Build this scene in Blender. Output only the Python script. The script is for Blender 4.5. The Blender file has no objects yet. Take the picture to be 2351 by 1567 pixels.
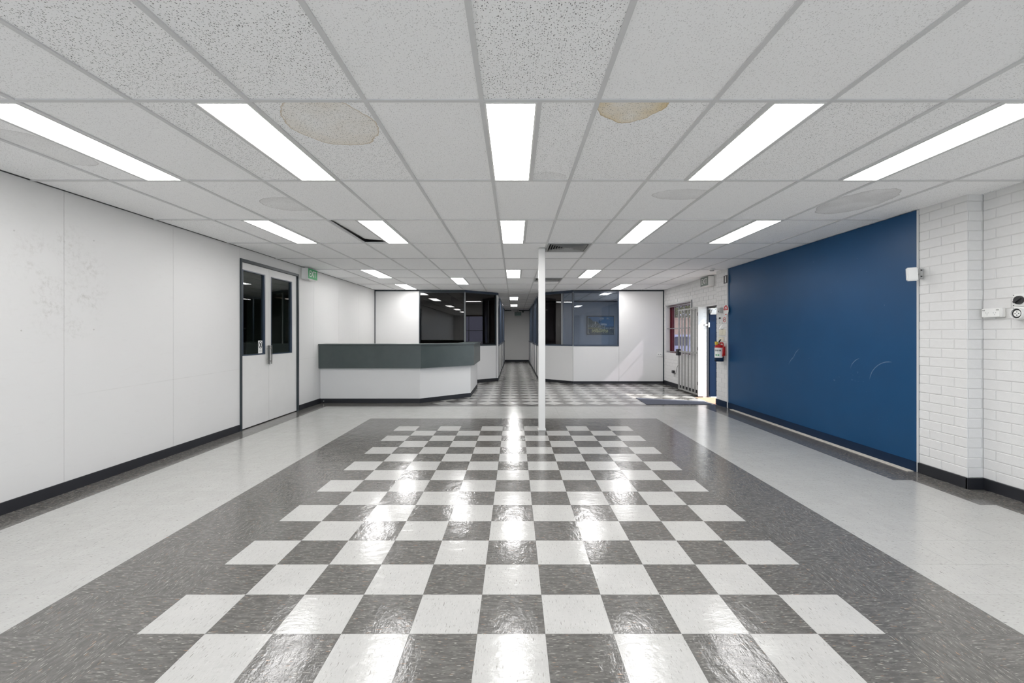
import bpy, bmesh, math, random
from mathutils import Vector, Matrix, Euler
R = random.Random(7)
S = bpy.context.scene
C = S.collection

# ---------------------------------------------------------------- camera, sky, sun, exposure
EYE = 1.338            # eye height
CH = 2.553             # ceiling height
cam_d = bpy.data.cameras.new('camera')
cam = bpy.data.objects.new('camera', cam_d); C.objects.link(cam)
cam.location = (0, 0, EYE); cam.rotation_euler = (math.pi/2, 0, 0)
cam_d.sensor_width = 36.0; cam_d.sensor_fit = 'HORIZONTAL'
cam_d.lens = 36.0*1034/2351
cam_d.shift_x = -0.00234; cam_d.shift_y = -0.0066
cam_d.clip_start = 0.02; cam_d.clip_end = 300
S.camera = cam

w = bpy.data.worlds.new('sky'); S.world = w; w.use_nodes = True
bg = w.node_tree.nodes['Background']
bg.inputs['Color'].default_value = (0.74, 0.86, 1.0, 1); bg.inputs['Strength'].default_value = 4.0

sun_d = bpy.data.lights.new('sun', 'SUN'); sun_d.energy = 8.0; sun_d.angle = math.radians(0.6)
sun_d.color = (1.0, 0.96, 0.9)
sun = bpy.data.objects.new('sun', sun_d); C.objects.link(sun)
sun.location = (20, -8, 22)
sun.rotation_euler = Vector((-0.93, 0.37, -1.0)).to_track_quat('-Z', 'Y').to_euler()

LAMP = 15.8            # radiance of the ceiling light diffusers
vs = S.view_settings
vs.view_transform = 'Standard'; vs.look = 'None'; vs.gamma = 1.0; vs.exposure = 0.0
vs.use_curve_mapping = False
try:
    S.cycles.use_denoising = True
    S.cycles.max_bounces = 8; S.cycles.diffuse_bounces = 6; S.cycles.glossy_bounces = 3
    S.cycles.caustics_reflective = True; S.cycles.caustics_refractive = False
    S.cycles.use_adaptive_sampling = True; S.cycles.adaptive_threshold = 0.05
    S.cycles.transparent_max_bounces = 16
    S.cycles.sample_clamp_indirect = 12.0
except Exception:
    pass

# ---------------------------------------------------------------- node helper
class N:
    def __init__(s, name):
        s.m = bpy.data.materials.new(name); s.m.use_nodes = True
        s.t = s.m.node_tree; s.n = s.t.nodes; s.l = s.t.links
        s.b = s.n['Principled BSDF']; s.out = s.n['Material Output']
    def add(s, typ, **kw):
        nd = s.n.new(typ)
        for k, v in kw.items(): setattr(nd, k, v)
        return nd
    def put(s, sock, v):
        if hasattr(v, 'is_output'): s.l.new(v, sock)
        else:
            if isinstance(v, (tuple, list)) and len(v) == 3 and sock.type == 'RGBA': v = (*v, 1)
            sock.default_value = v
    def math(s, op, a, b=0.0, c=0.0, clamp=False):
        nd = s.add('ShaderNodeMath', operation=op); nd.use_clamp = clamp
        for i, v in enumerate((a, b, c)): s.put(nd.inputs[i], v)
        return nd.outputs[0]
    def vmath(s, op, a, b=(0,0,0)):
        nd = s.add('ShaderNodeVectorMath', operation=op)
        s.put(nd.inputs[0], a); s.put(nd.inputs[1], b)
        return nd.outputs['Value'] if op in ('LENGTH', 'DOT_PRODUCT', 'DISTANCE') else nd.outputs[0]
    def mix(s, f, a, b):
        nd = s.add('ShaderNodeMix', data_type='RGBA')
        s.put(nd.inputs[0], f); s.put(nd.inputs[6], a); s.put(nd.inputs[7], b)
        return nd.outputs[2]
    def obj(s): return s.add('ShaderNodeTexCoord').outputs['Object']
    def rnd(s): return s.add('ShaderNodeObjectInfo').outputs['Random']
    def sep(s, v):
        nd = s.add('ShaderNodeSeparateXYZ'); s.put(nd.inputs[0], v); return nd.outputs
    def comb(s, x, y, z):
        nd = s.add('ShaderNodeCombineXYZ')
        for i, v in enumerate((x, y, z)): s.put(nd.inputs[i], v)
        return nd.outputs[0]
    def noise(s, v, scale=5.0, detail=2.0, rough=0.5):
        nd = s.add('ShaderNodeTexNoise'); s.put(nd.inputs['Vector'], v)
        nd.inputs['Scale'].default_value = scale; nd.inputs['Detail'].default_value = detail
        nd.inputs['Roughness'].default_value = rough
        return nd.outputs[0]
    def step(s, v, lo, hi, to0=0.0, to1=1.0):
        nd = s.add('ShaderNodeMapRange'); nd.clamp = True
        for k, x in zip(('Value', 'From Min', 'From Max', 'To Min', 'To Max'), (v, lo, hi, to0, to1)): s.put(nd.inputs[k], x)
        return nd.outputs[0]
    def bump(s, h, strength=0.2, dist=0.01):
        nd = s.add('ShaderNodeBump'); nd.inputs['Strength'].default_value = strength
        nd.inputs['Distance'].default_value = dist; s.put(nd.inputs['Height'], h)
        s.l.new(nd.outputs[0], s.b.inputs['Normal'])
    def set(s, **kw):
        for k, v in kw.items(): s.put(s.b.inputs[k.replace('_', ' ')], v)
        return s.m

def plain(name, col, rough=0.5, metal=0.0, var=0.06, scale=6.0, bump=0.0, bscale=60.0, spec=0.5):
    n = N(name); o = n.obj()
    f = n.noise(o, scale, 3)
    dark = tuple(max(0, c*(1-var)) for c in col); light = tuple(min(1, c*(1+var)) for c in col)
    n.set(Base_Color=n.mix(f, dark, light), Roughness=rough, Metallic=metal, Specular_IOR_Level=spec)
    if bump: n.bump(n.noise(o, bscale, 3), bump, 0.002)
    return n.m

def glass(name, tint, refl=1.0, rough=0.0, base=0.02):
    n = N(name); n.n.remove(n.b)
    tr = n.add('ShaderNodeBsdfTransparent'); n.put(tr.inputs['Color'], tint)
    gl = n.add('ShaderNodeBsdfGlossy'); gl.inputs['Roughness'].default_value = rough
    fr = n.add('ShaderNodeFresnel'); ge = n.add('ShaderNodeNewGeometry')
    n.put(fr.inputs['IOR'], n.step(ge.outputs['Backfacing'], 0.0, 1.0, 1.55, 1/1.55))
    fac = n.math('MULTIPLY_ADD', fr.outputs[0], refl, base, clamp=True)
    mx = n.add('ShaderNodeMixShader'); n.put(mx.inputs[0], fac)
    n.l.new(tr.outputs[0], mx.inputs[1]); n.l.new(gl.outputs[0], mx.inputs[2])
    n.l.new(mx.outputs[0], n.out.inputs[0])
    return n.m

M = {}
M['wallwhite'] = plain('painted_board_white', (0.74, 0.735, 0.725), 0.45, var=0.02, scale=2.0)
M['jointgrey'] = plain('board_joint_grey', (0.25, 0.25, 0.24), 0.8)
M['paintbrick'] = plain('painted_brick_white', (0.73, 0.725, 0.715), 0.5, var=0.045, scale=22, bump=0.25, bscale=130)
M['mortar'] = plain('painted_mortar', (0.66, 0.655, 0.645), 0.75, var=0.06, scale=25)
M['black'] = plain('vinyl_skirting_black', (0.012, 0.013, 0.017), 0.5, var=0.2)
M['navyskirt'] = plain('skirting_navy', (0.006, 0.020, 0.050), 0.6, var=0.2, spec=0.2)
M['frame'] = plain('frame_dark_bluegreen', (0.028, 0.038, 0.045), 0.4, var=0.15)
M['frameblue'] = plain('frame_slate_blue', (0.035, 0.052, 0.085), 0.35, var=0.15)
M['framegrey'] = plain('aluminium_grey', (0.30, 0.31, 0.32), 0.4, metal=0.6)
M['joint_metal'] = plain('joint_strip_grey', (0.55, 0.55, 0.53), 0.4)
M['doorwhite'] = plain('door_white', (0.70, 0.695, 0.68), 0.4, var=0.04, scale=5)
M['steel'] = plain('brushed_steel', (0.55, 0.54, 0.52), 0.3, metal=1.0, var=0.15, scale=30)
M['white'] = plain('white_plastic', (0.83, 0.83, 0.81), 0.35, var=0.02)
M['grey'] = plain('grey_plastic', (0.42, 0.42, 0.41), 0.45)
M['dark'] = plain('dark_plastic', (0.02, 0.02, 0.022), 0.4)
M['void'] = plain('dark_cavity', (0.012, 0.012, 0.013), 0.9)
M['cream'] = plain('cream_plastic', (0.74, 0.70, 0.58), 0.4)
M['bar'] = plain('ceiling_bar_grey', (0.66, 0.66, 0.66), 0.5, var=0.02)
M['ventgrey'] = plain('vent_grey', (0.36, 0.36, 0.355), 0.5, var=0.08, scale=12)
M['plaster'] = plain('plaster_shell', (0.70, 0.70, 0.68), 0.8)
M['slab'] = plain('slab_joint', (0.06, 0.06, 0.055), 0.8)
M['postwhite'] = plain('post_white_enamel', (0.70, 0.695, 0.68), 0.3, var=0.03, scale=9)
M['maroon'] = plain('maroon_frame', (0.10, 0.008, 0.018), 0.35)
M['gate'] = plain('gate_silver_paint', (0.40, 0.40, 0.385), 0.45, metal=0.3, var=0.1, scale=18)
M['green'] = plain('exit_green', (0.012, 0.30, 0.085), 0.35, var=0.03)
M['exitdull'] = plain('exit_grey_green', (0.13, 0.165, 0.14), 0.4)
M['exitfar'] = plain('exit_dark_green', (0.02, 0.09, 0.07), 0.4)
M['red'] = plain('red_enamel', (0.48, 0.015, 0.015), 0.25)
M['signred'] = plain('sign_red', (0.55, 0.03, 0.04), 0.4)
M['yellow'] = plain('yellow_tag', (0.72, 0.52, 0.06), 0.5)
M['navy'] = plain('navy_door_enamel', (0.003, 0.014, 0.042), 0.35, var=0.15, spec=0.12)
M['paver'] = plain('brick_paver', (0.62, 0.30, 0.20), 0.8, var=0.2, scale=14)
M['matgrey'] = plain('mat_blue_grey', (0.075, 0.08, 0.105), 0.9, var=0.3, scale=60, bump=0.6, bscale=300)
M['timber'] = plain('worn_threshold_timber', (0.60, 0.57, 0.51), 0.7, var=0.25, scale=20)
M['concrete'] = plain('concrete_paving', (0.45, 0.44, 0.42), 0.9, var=0.12, scale=1.5)
M['fence'] = plain('beige_fence_steel', (0.62, 0.46, 0.32), 0.6, var=0.05)
M['carpaint'] = plain('car_silver_blue', (0.50, 0.56, 0.72), 0.3, metal=0.2)
M['carglass'] = plain('car_glass', (0.02, 0.03, 0.07), 0.1)
M['rubber'] = plain('tyre_rubber', (0.015, 0.015, 0.015), 0.8)
M['leaf'] = plain('leaf_olive_green', (0.19, 0.22, 0.05), 0.6, var=0.6, scale=3)
M['bark'] = plain('bark_brown', (0.10, 0.07, 0.05), 0.9)
M['officebrown'] = plain('office_wall_brown', (0.16, 0.135, 0.125), 0.7)
M['officedark'] = plain('office_wall_charcoal', (0.05, 0.05, 0.055), 0.7)
M['officeblue'] = plain('office_wall_bluegrey', (0.40, 0.43, 0.49), 0.6)
M['roomgreen'] = plain('room_wall_greygreen', (0.34, 0.37, 0.35), 0.7)
M['carpet'] = plain('office_carpet', (0.06, 0.06, 0.065), 0.95)
M['glassdark'] = glass('tinted_glass_brown', (0.30, 0.262, 0.25), 1.0)
M['glassblue'] = glass('tinted_glass_blue', (0.80, 0.83, 0.88), 1.0)
M['glassdoor'] = glass('tinted_glass_green', (0.70, 0.76, 0.72), 1.0)
M['glassdimmed'] = glass('window_glass_dimming_tint', (0.52, 0.49, 0.54), 1.0)  # added tint that dims the outdoors seen through the side window
M['glassclear'] = glass('clear_window_glass', (0.93, 0.95, 0.97), 1.0)

n = N('light_diffuser')
n.set(Base_Color=(0.9, 0.9, 0.9), Emission_Color=(1.0, 0.988, 0.982), Emission_Strength=LAMP); M['lamp'] = n.m
n = N('light_diffuser_bright')
n.set(Base_Color=(0.9, 0.9, 0.9), Emission_Color=(1.0, 0.988, 0.982), Emission_Strength=LAMP*1.45); M['lampbright'] = n.m
n = N('light_diffuser_corridor')
n.set(Base_Color=(0.9, 0.9, 0.9), Emission_Color=(1.0, 0.988, 0.982), Emission_Strength=LAMP*2.4); M['lampcorridor'] = n.m
for k_ in ('lamp', 'lampbright', 'lampcorridor'):
    try: M[k_].cycles.emission_sampling = 'FRONT'
    except Exception: pass

def counter_mat():
    n = N('counter_green_laminate'); o = n.obj()
    f = n.noise(o, 3.5, 5, 0.6); g = n.noise(o, 90, 2)
    c = n.mix(n.step(f, 0.35, 0.7), (0.044, 0.061, 0.058), (0.060, 0.079, 0.076))
    n.set(Base_Color=n.mix(n.math('MULTIPLY', g, 0.2), c, (0.05, 0.06, 0.06)), Roughness=0.36, Specular_IOR_Level=0.7)
    return n.m
M['counter'] = counter_mat()

def blue_mat():
    n = N('panel_blue_paint'); o = n.vmath('ADD', n.obj(), (3.86, 6.26, 0)); x, y, z = n.sep(o)   # the sheet hangs from an origin at its base
    base = n.mix(n.noise(o, 3, 3), (0.0035, 0.052, 0.140), (0.005, 0.064, 0.170))
    # scuffs: two arcs and small chips
    wob = n.math('MULTIPLY', n.math('SUBTRACT', n.noise(o, 5, 2), 0.5), 0.03)
    masks = []
    for cy, cz, rad, lo, hi in ((4.70, 0.775, 0.28, 4.70, 4.97), (5.05, 0.86, 0.22, 5.14, 5.24), (6.0, 0.80, 0.40, 6.22, 6.33), (6.1, 0.70, 0.40, 6.33, 6.42)):
        d = n.vmath('LENGTH', n.vmath('SUBTRACT', n.comb(0.0, y, z), (0, cy, cz)))
        ring = n.step(n.math('ABSOLUTE', n.math('SUBTRACT', n.math('ADD', d, wob), rad)), 0.002, 0.006, 1.0, 0.0)
        sel = n.math('MULTIPLY', n.step(y, lo-0.03, lo+0.02), n.step(y, hi-0.02, hi+0.02, 1.0, 0.0))
        sel = n.math('MULTIPLY', sel, n.step(z, cz+0.06, cz+0.1))
        masks.append(n.math('MULTIPLY', ring, sel))
    zone = n.math('MULTIPLY', n.step(n.math('ABSOLUTE', n.math('SUBTRACT', z, 0.86)), 0.08, 0.16, 1.0, 0.0), n.step(n.math('ABSOLUTE', n.math('SUBTRACT', y, 5.3)), 0.3, 0.5, 1.0, 0.0))
    masks.append(n.math('MULTIPLY', zone, n.step(n.noise(n.vmath('MULTIPLY', o, (1, 9, 26)), 1.5, 3, 0.6), 0.66, 0.76)))
    chips = n.step(n.noise(o, 55, 1), 0.80, 0.83)
    mk = chips
    for q in masks: mk = n.math('MAXIMUM', mk, q)
    n.set(Base_Color=n.mix(n.math('MULTIPLY', mk, 0.30), base, (0.40, 0.50, 0.60)), Roughness=0.38, Specular_IOR_Level=0.35)
    n.bump(n.noise(o, 40, 3), 0.06, 0.002)
    return n.m
M['blue'] = blue_mat()

def wall_left_mat():
    n = N('left_wall_board_paint'); o = n.obj(); x, y, z = n.sep(o)
    base = n.mix(n.noise(o, 1.3, 3), (0.665, 0.66, 0.65), (0.695, 0.69, 0.68))
    fine = n.step(n.noise(o, 26, 5, 0.7), 0.46, 0.68)
    big = n.step(n.noise(o, 5, 3, 0.6), 0.42, 0.62)
    d = n.vmath('LENGTH', n.vmath('MULTIPLY', n.vmath('SUBTRACT', n.comb(0.0, y, z), (0, 3.80, 1.78)), (0, 2.0, 1.7)))
    sm = n.math('MULTIPLY', n.math('MULTIPLY', fine, big), n.step(d, 0.5, 1.0, 1.0, 0.0))
    c = n.mix(n.math('MULTIPLY', sm, 0.5), base, (0.36, 0.345, 0.31))
    # long scuff line
    line = n.step(n.math('ABSOLUTE', n.math('SUBTRACT', n.math('MULTIPLY_ADD', y, -0.020, z), 0.738)), 0.001, 0.007, 1.0, 0.0)
    sel = n.math('MULTIPLY', n.step(y, 3.82, 4.3), n.step(n.noise(o, 2.2, 2), 0.35, 0.55))
    c = n.mix(n.math('MULTIPLY', n.math('MULTIPLY', line, sel), 0.35), c, (0.5, 0.49, 0.47))
    # screw holes and chips left from an old sign
    for yy, zz in ((3.43, 2.13), (3.48, 1.37), (4.08, 2.19), (4.08, 1.385)):
        dd = n.vmath('LENGTH', n.vmath('SUBTRACT', n.comb(0.0, y, z), (0, yy, zz)))
        dd = n.math('ADD', dd, n.math('MULTIPLY', n.noise(o, 60, 2), 0.012))
        c = n.mix(n.step(dd, 0.010, 0.014, 0.5, 0.0), c, (0.30, 0.29, 0.27))
    scr = n.step(n.noise(n.vmath('MULTIPLY', o, (1, 3, 14)), 3, 3, 0.6), 0.60, 0.75)
    c = n.mix(n.math('MULTIPLY', scr, 0.10), c, (0.5, 0.48, 0.45))
    n.set(Base_Color=c, Roughness=0.42); n.bump(n.noise(o, 3.0, 2), 0.05, 0.01)
    return n.m
M['wallleft'] = wall_left_mat()

def floor_mat(name, base, dark, light, accent, amt):
    n = N(name); o = n.obj()
    r = n.math('MULTIPLY', n.rnd(), 37.0)
    v = n.vmath('ADD', o, n.comb(r, n.math('MULTIPLY', r, 1.7), 0.0))
    st = n.vmath('MULTIPLY', v, (30, 210, 1)); st2 = n.vmath('ADD', n.vmath('MULTIPLY', v, (38, 230, 1)), (31, 7, 0)); st3 = n.vmath('ADD', n.vmath('MULTIPLY', v, (24, 170, 1)), (3, 77, 0))
    cloud = n.noise(v, 4, 3)
    c = n.mix(cloud, tuple(k*0.90 for k in base), tuple(min(1, k*1.10) for k in base))
    c = n.mix(n.math('MULTIPLY', n.step(n.noise(n.vmath('MULTIPLY', v, (14, 60, 1)), 1, 2), 0.4, 0.75), 0.22), c, light)
    c = n.mix(n.math('MULTIPLY', n.step(n.noise(st, 1, 1), 0.64, 0.70), amt[0]), c, light)
    c = n.mix(n.math('MULTIPLY', n.step(n.noise(st2, 1, 1), 0.655, 0.72), amt[1]), c, dark)
    c = n.mix(n.math('MULTIPLY', n.step(n.noise(st3, 1, 1), 0.70, 0.74), amt[2]), c, accent)
    grime = n.step(n.noise(n.vmath('MULTIPLY', v, (3, 5, 1)), 2.5, 5, 0.7), 0.60, 0.80)
    c = n.mix(n.math('MULTIPLY', grime, 0.22), c, tuple(k*0.6 for k in base))
    # fine curved scratches
    sc = n.noise(n.vmath('MULTIPLY', n.vmath('ADD', v, (9, 4, 0)), (6, 6, 1)), 1.0, 2)
    scr = n.step(n.math('ABSOLUTE', n.math('SUBTRACT', sc, 0.5)), 0.0008, 0.003, 1.0, 0.0)
    c = n.mix(n.math('MULTIPLY', scr, 0.15), c, (0.3, 0.29, 0.27))
    rg = n.step(n.noise(v, 9, 4, 0.65), 0.3, 0.75, 0.09, 0.20)
    n.set(Base_Color=c, Roughness=rg, Specular_IOR_Level=0.55)
    n.bump(n.noise(n.vmath('MULTIPLY', v, (1.5, 0.8, 1)), 9, 5, 0.62), 0.42, 0.006)
    return n.m
M['tiledark'] = floor_mat('floor_tile_charcoal', (0.105, 0.101, 0.095), (0.05, 0.05, 0.048), (0.40, 0.385, 0.35), (0.42, 0.24, 0.14), (0.85, 0.8, 0.7))
M['tilewhite'] = floor_mat('floor_tile_white', (0.475, 0.47, 0.452), (0.20, 0.18, 0.15), (0.58, 0.575, 0.555), (0.13, 0.12, 0.10), (0.4, 0.55, 0.75))
M['tilegrey'] = floor_mat('floor_tile_light_grey', (0.43, 0.427, 0.41), (0.17, 0.16, 0.15), (0.50, 0.495, 0.47), (0.08, 0.075, 0.07), (0.5, 0.55, 0.8))

def ceil_mat(name, stain=None):
    n = N(name); o = n.obj()
    r = n.math('MULTIPLY', n.rnd(), 53.0)
    v = n.vmath('ADD', o, n.comb(r, n.math('MULTIPLY', r, 1.3), 0.0))
    at = n.add('ShaderNodeAttribute', attribute_type='OBJECT', attribute_name='speck').outputs['Fac']
    base = n.mix(n.noise(v, 120, 2), (0.94, 0.94, 0.94), (0.98, 0.98, 0.98))
    wv = n.vmath('ADD', v, n.vmath('MULTIPLY', n.comb(n.noise(v, 30, 1), n.noise(n.vmath('ADD', v, (5, 5, 0)), 30, 1), 0.0), (0.02, 0.02, 0)))
    masks = []
    for sx, sy, off, th in ((118, 68, 0, 0.17), (78, 135, 4, 0.145)):
        vo = n.add('ShaderNodeTexVoronoi', feature='F1', voronoi_dimensions='2D')
        n.put(vo.inputs['Vector'], n.vmath('ADD', n.vmath('MULTIPLY', wv, (sx, sy, 1)), (off, off, 0)))
        vo.inputs['Scale'].default_value = 1.0
        cr = n.sep(vo.outputs['Color'])[0]
        size = n.math('MULTIPLY', n.step(cr, 0.35, 1.0), th*1.7)
        masks.append(n.step(n.math('SUBTRACT', vo.outputs['Distance'], size), -0.05, 0.02, 1.0, 0.0))
    mk = n.math('MULTIPLY', n.math('MAXIMUM', masks[0], masks[1]), at, clamp=True)
    c = n.mix(mk, base, (0.12, 0.12, 0.12))
    if stain:
        cx, cy, rx, ry, fill, fa, edge, ea = stain
        wob = n.math('MULTIPLY', n.math('SUBTRACT', n.noise(n.vmath('ADD', o, (cx*7, cy*3, 0)), 7, 4, 0.6), 0.5), 0.30)
        d = n.math('ADD', n.vmath('LENGTH', n.vmath('DIVIDE', n.vmath('SUBTRACT', n.vmath('MULTIPLY', o, (1, 1, 0)), (cx, cy, 0)), (rx, ry, 1))), wob)
        inside = n.step(d, 0.985, 1.0, 1.0, 0.0)
        patch = n.step(n.noise(o, 3.5, 3), 0.3, 0.6, 0.35, 1.0)
        ringe = n.math('MULTIPLY', n.step(d, 0.955, 0.985), inside)
        fade = n.step(d, 0.55, 1.0, 0.75, 1.0)
        stc = n.mix(mk, fill, tuple(k*0.25 for k in fill))
        c = n.mix(n.math('MULTIPLY', n.math('MULTIPLY', inside, fade), n.math('MULTIPLY', patch, fa)), c, stc)
        c = n.mix(n.math('MULTIPLY', ringe, ea), c, edge)
    n.set(Base_Color=c, Roughness=0.9, Specular_IOR_Level=0.1)
    return n.m
M['ctile'] = ceil_mat('ceiling_tile_fissured')

# ---------------------------------------------------------------- mesh helpers
def wloc(o):
    v = Vector((0, 0, 0))
    while o is not None: v += Vector(o.location); o = o.parent
    return v

class MB:
    """collects faces in world coordinates, then links ONE mesh object"""
    def __init__(s): s.v = []; s.f = []
    def raw(s, vs, fs):
        k = len(s.v); s.v += [tuple(p) for p in vs]; s.f += [tuple(i+k for i in f) for f in fs]; return s
    def box(s, x0, x1, y0, y1, z0, z1):
        x0, x1 = sorted((x0, x1)); y0, y1 = sorted((y0, y1)); z0, z1 = sorted((z0, z1))
        return s.raw([(x0,y0,z0),(x1,y0,z0),(x1,y1,z0),(x0,y1,z0),(x0,y0,z1),(x1,y0,z1),(x1,y1,z1),(x0,y1,z1)],
                     [(3,2,1,0),(4,5,6,7),(0,1,5,4),(1,2,6,5),(2,3,7,6),(3,0,4,7)])
    def obox(s, o, u, n, w_, u0, u1, n0, n1, w0, w1):
        """box in an own frame: origin o, axes u, n, w_ (unit vectors)"""
        o, u, n, w_ = map(Vector, (o, u, n, w_))
        P = [o+u*a+n*b+w_*c for c in (w0, w1) for a, b in ((u0,n0),(u1,n0),(u1,n1),(u0,n1))]
        F = [(3,2,1,0),(4,5,6,7),(0,1,5,4),(1,2,6,5),(2,3,7,6),(3,0,4,7)]
        if u.cross(n).dot(w_) < 0: F = [f[::-1] for f in F]
        return s.raw(P, F)
    def prism(s, poly, z0, z1):
        a = sum(poly[i][0]*poly[(i+1) % len(poly)][1]-poly[(i+1) % len(poly)][0]*poly[i][1] for i in range(len(poly)))
        if a < 0: poly = poly[::-1]
        k = len(poly)
        return s.raw([(x, y, z0) for x, y in poly]+[(x, y, z1) for x, y in poly],
                     [tuple(range(k))[::-1], tuple(range(k, 2*k))]+[(i, (i+1) % k, k+(i+1) % k, k+i) for i in range(k)])
    def tube(s, pts, r, seg=8, caps=True):
        pts = [Vector(p) for p in pts]; rs = r if isinstance(r, (list, tuple)) else [r]*len(pts)
        rings = []
        for i, p in enumerate(pts):
            t = (pts[min(i+1, len(pts)-1)]-pts[max(i-1, 0)]).normalized()
            a = t.cross(Vector((0, 0, 1)) if abs(t.z) < 0.9 else Vector((1, 0, 0))).normalized(); b = t.cross(a)
            rings.append([p+(a*math.cos(q)+b*math.sin(q))*rs[i] for q in [2*math.pi*j/seg for j in range(seg)]])
        V = [p for g in rings for p in g]; F = []
        for i in range(len(pts)-1):
            for j in range(seg):
                F.append((i*seg+j, (i+1)*seg+j, (i+1)*seg+(j+1) % seg, i*seg+(j+1) % seg))
        if caps: F += [tuple(range(seg)), tuple(range((len(pts)-1)*seg, len(pts)*seg))[::-1]]
        return s.raw(V, F)
    def build(s, name, m, parent=None, smooth=False, bevel=0.0):
        me = bpy.data.meshes.new(name)
        off = wloc(parent) if parent else Vector((0, 0, 0))
        me.from_pydata([Vector(p)-off for p in s.v], [], s.f); me.update()
        bm = bmesh.new(); bm.from_mesh(me); bmesh.ops.recalc_face_normals(bm, faces=bm.faces)
        if bevel > 0:
            bmesh.ops.bevel(bm, geom=[e for e in bm.edges if e.calc_face_angle(0) > 0.5], offset=bevel, segments=2, affect='EDGES', clamp_overlap=True)
        bm.to_mesh(me); bm.free()
        if smooth:
            for p in me.polygons: p.use_smooth = True
        me.materials.append(M[m])
        o = bpy.data.objects.new(name, me); C.objects.link(o)
        if parent: o.parent = parent
        return o

def centre(o):
    """put the origin of a top-level mesh at the middle of its base"""
    vs_ = [v.co for v in o.data.vertices]
    c = Vector(((min(v.x for v in vs_)+max(v.x for v in vs_))/2, (min(v.y for v in vs_)+max(v.y for v in vs_))/2, min(v.z for v in vs_)))
    o.data.transform(Matrix.Translation(-c)); o.location = c
    return o
def tag(o, label, cat, group=None):
    o['label'] = label; o['category'] = cat
    if group: o['group'] = group
    return o
def struct(o): o['kind'] = 'structure'; return o
def thing(name, label, cat, loc, group=None):
    o = bpy.data.objects.new(name, None); C.objects.link(o); o.location = loc; o.empty_display_size = 0.1
    return tag(o, label, cat, group)
def sroot(name, loc=(0, 0, 0)):
    o = bpy.data.objects.new(name, None); C.objects.link(o); o.location = loc; return struct(o)
def box(name, m, x0, x1, y0, y1, z0, z1, parent=None, bevel=0.0):
    return MB().box(x0, x1, y0, y1, z0, z1).build(name, m, parent, bevel=bevel)
def link(me, name, parent, loc, rot=(0, 0, 0)):
    o = bpy.data.objects.new(name, me); C.objects.link(o); o.parent = parent; o.location = loc; o.rotation_euler = rot; return o
def lettering(text, size, m, parent, origin, xdir, ydir, name='lettering', depth=0.001, align='CENTER', xs=1.0):
    cu = bpy.data.curves.new(name, 'FONT'); cu.body = text; cu.size = size; cu.extrude = depth
    cu.align_x = align; cu.align_y = 'CENTER'; cu.resolution_u = 3
    t = bpy.data.objects.new(name+'_curve', cu); C.objects.link(t)
    me = bpy.data.meshes.new_from_object(t.evaluated_get(bpy.context.evaluated_depsgraph_get()))
    bpy.data.objects.remove(t, do_unlink=True); bpy.data.curves.remove(cu)
    X = Vector(xdir).normalized(); Y = Vector(ydir).normalized(); Z = X.cross(Y)
    o_ = Vector(origin)-(wloc(parent) if parent else Vector((0, 0, 0)))
    mat_ = Matrix(((X.x*xs, Y.x, Z.x, o_.x), (X.y*xs, Y.y, Z.y, o_.y), (X.z*xs, Y.z, Z.z, o_.z), (0, 0, 0, 1)))
    me.transform(mat_); me.materials.clear(); me.materials.append(M[m]); me.name = name
    o = bpy.data.objects.new(name, me); C.objects.link(o); o.parent = parent
    return o

F_PX = 1034.0
def px(x, y, z):   # projected picture position, for deciding which tiles show largest
    return (1181+F_PX*x/y, 768-F_PX*(z-EYE)/y) if y > 0.05 else None

# ---------------------------------------------------------------- floor
XL = -3.81                    # left wall face
XR = 4.08                     # right wall face
T = 0.3048; X0 = -0.166; Y0 = 6.588
floor = struct(MB().box(-3.95, 3.86, -3.8, 8.66, -0.06, -0.004).box(-3.95, 3.86, 8.66, 9.76, -0.06, -0.004)
               .box(3.86, XR, -3.8, 8.66, -0.06, -0.004).box(3.86, XR, 9.76, 22.5, -0.06, -0.004)
               .box(-3.95, 3.86, 9.76, 22.5, -0.06, -0.004).build('floor', 'slab'))
def tile_kind(k, r):
    if r >= 6: return 'tiledark'
    if k < -11: return 'tiledark'
    if r >= 2: return 'tilegrey' if k < 12 else 'tiledark'
    if k < -7: return 'tilegrey'
    if k < 8:
        if r <= -1 and -5 <= k <= 5 and (k+r) % 2 == 0: return 'tilewhite'
        return 'tiledark'
    if k < 12: return 'tilegrey'
    return 'tiledark'
tile_mesh = {}
def get_tile(kind, w_, l_):
    key = (kind, round(w_, 3), round(l_, 3))
    if key not in tile_mesh:
        g = 0.0004
        b = MB().box(-w_/2+g, w_/2-g, -l_/2+g, l_/2-g, -0.0035, 0)
        me = bpy.data.meshes.new('tile'); me.from_pydata(b.v, [], b.f); me.update(); me.materials.append(M[kind]); tile_mesh[key] = me
    return tile_mesh[key]
tiles = []
for r in range(-34, 7):
    ya = Y0+T*r; yb = ya+T
    if r == 6: yb = 8.60
    for k in range(-12, 14):
        xa, xb = X0+T*k, X0+T*(k+1)
        pieces = [(xa, xb, tile_kind(k, r))]
        if k == 12 and yb < 4.2:
            cut = 3.66 if ya > 3.5 else 3.79
            pieces = [(xa, cut, 'tilegrey'), (cut, xb, 'tiledark')]
            if cut > xb: pieces = [(xa, xb, 'tilegrey')]
        for a, b, kd in pieces:
            a = max(a, XL); lim = XR
            if ya > 4.1: lim = 3.918
            if ya > 3.6 and ya <= 4.1: lim = 3.95
            b = min(b, lim)
            if b-a < 0.01: continue
            q = px((a+b)/2, (ya+yb)/2, 0)
            big = 0
            if q and -60 < q[0] < 2411 and q[1] < 1620: big = (b-a)*(yb-ya)/((ya+yb)/2)**3
            if (ya+yb)/2 < 1.5: big = 0
            tiles.append((big, a, b, ya, yb, kd, k, r))
tiles.sort(key=lambda t: -t[0])
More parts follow.
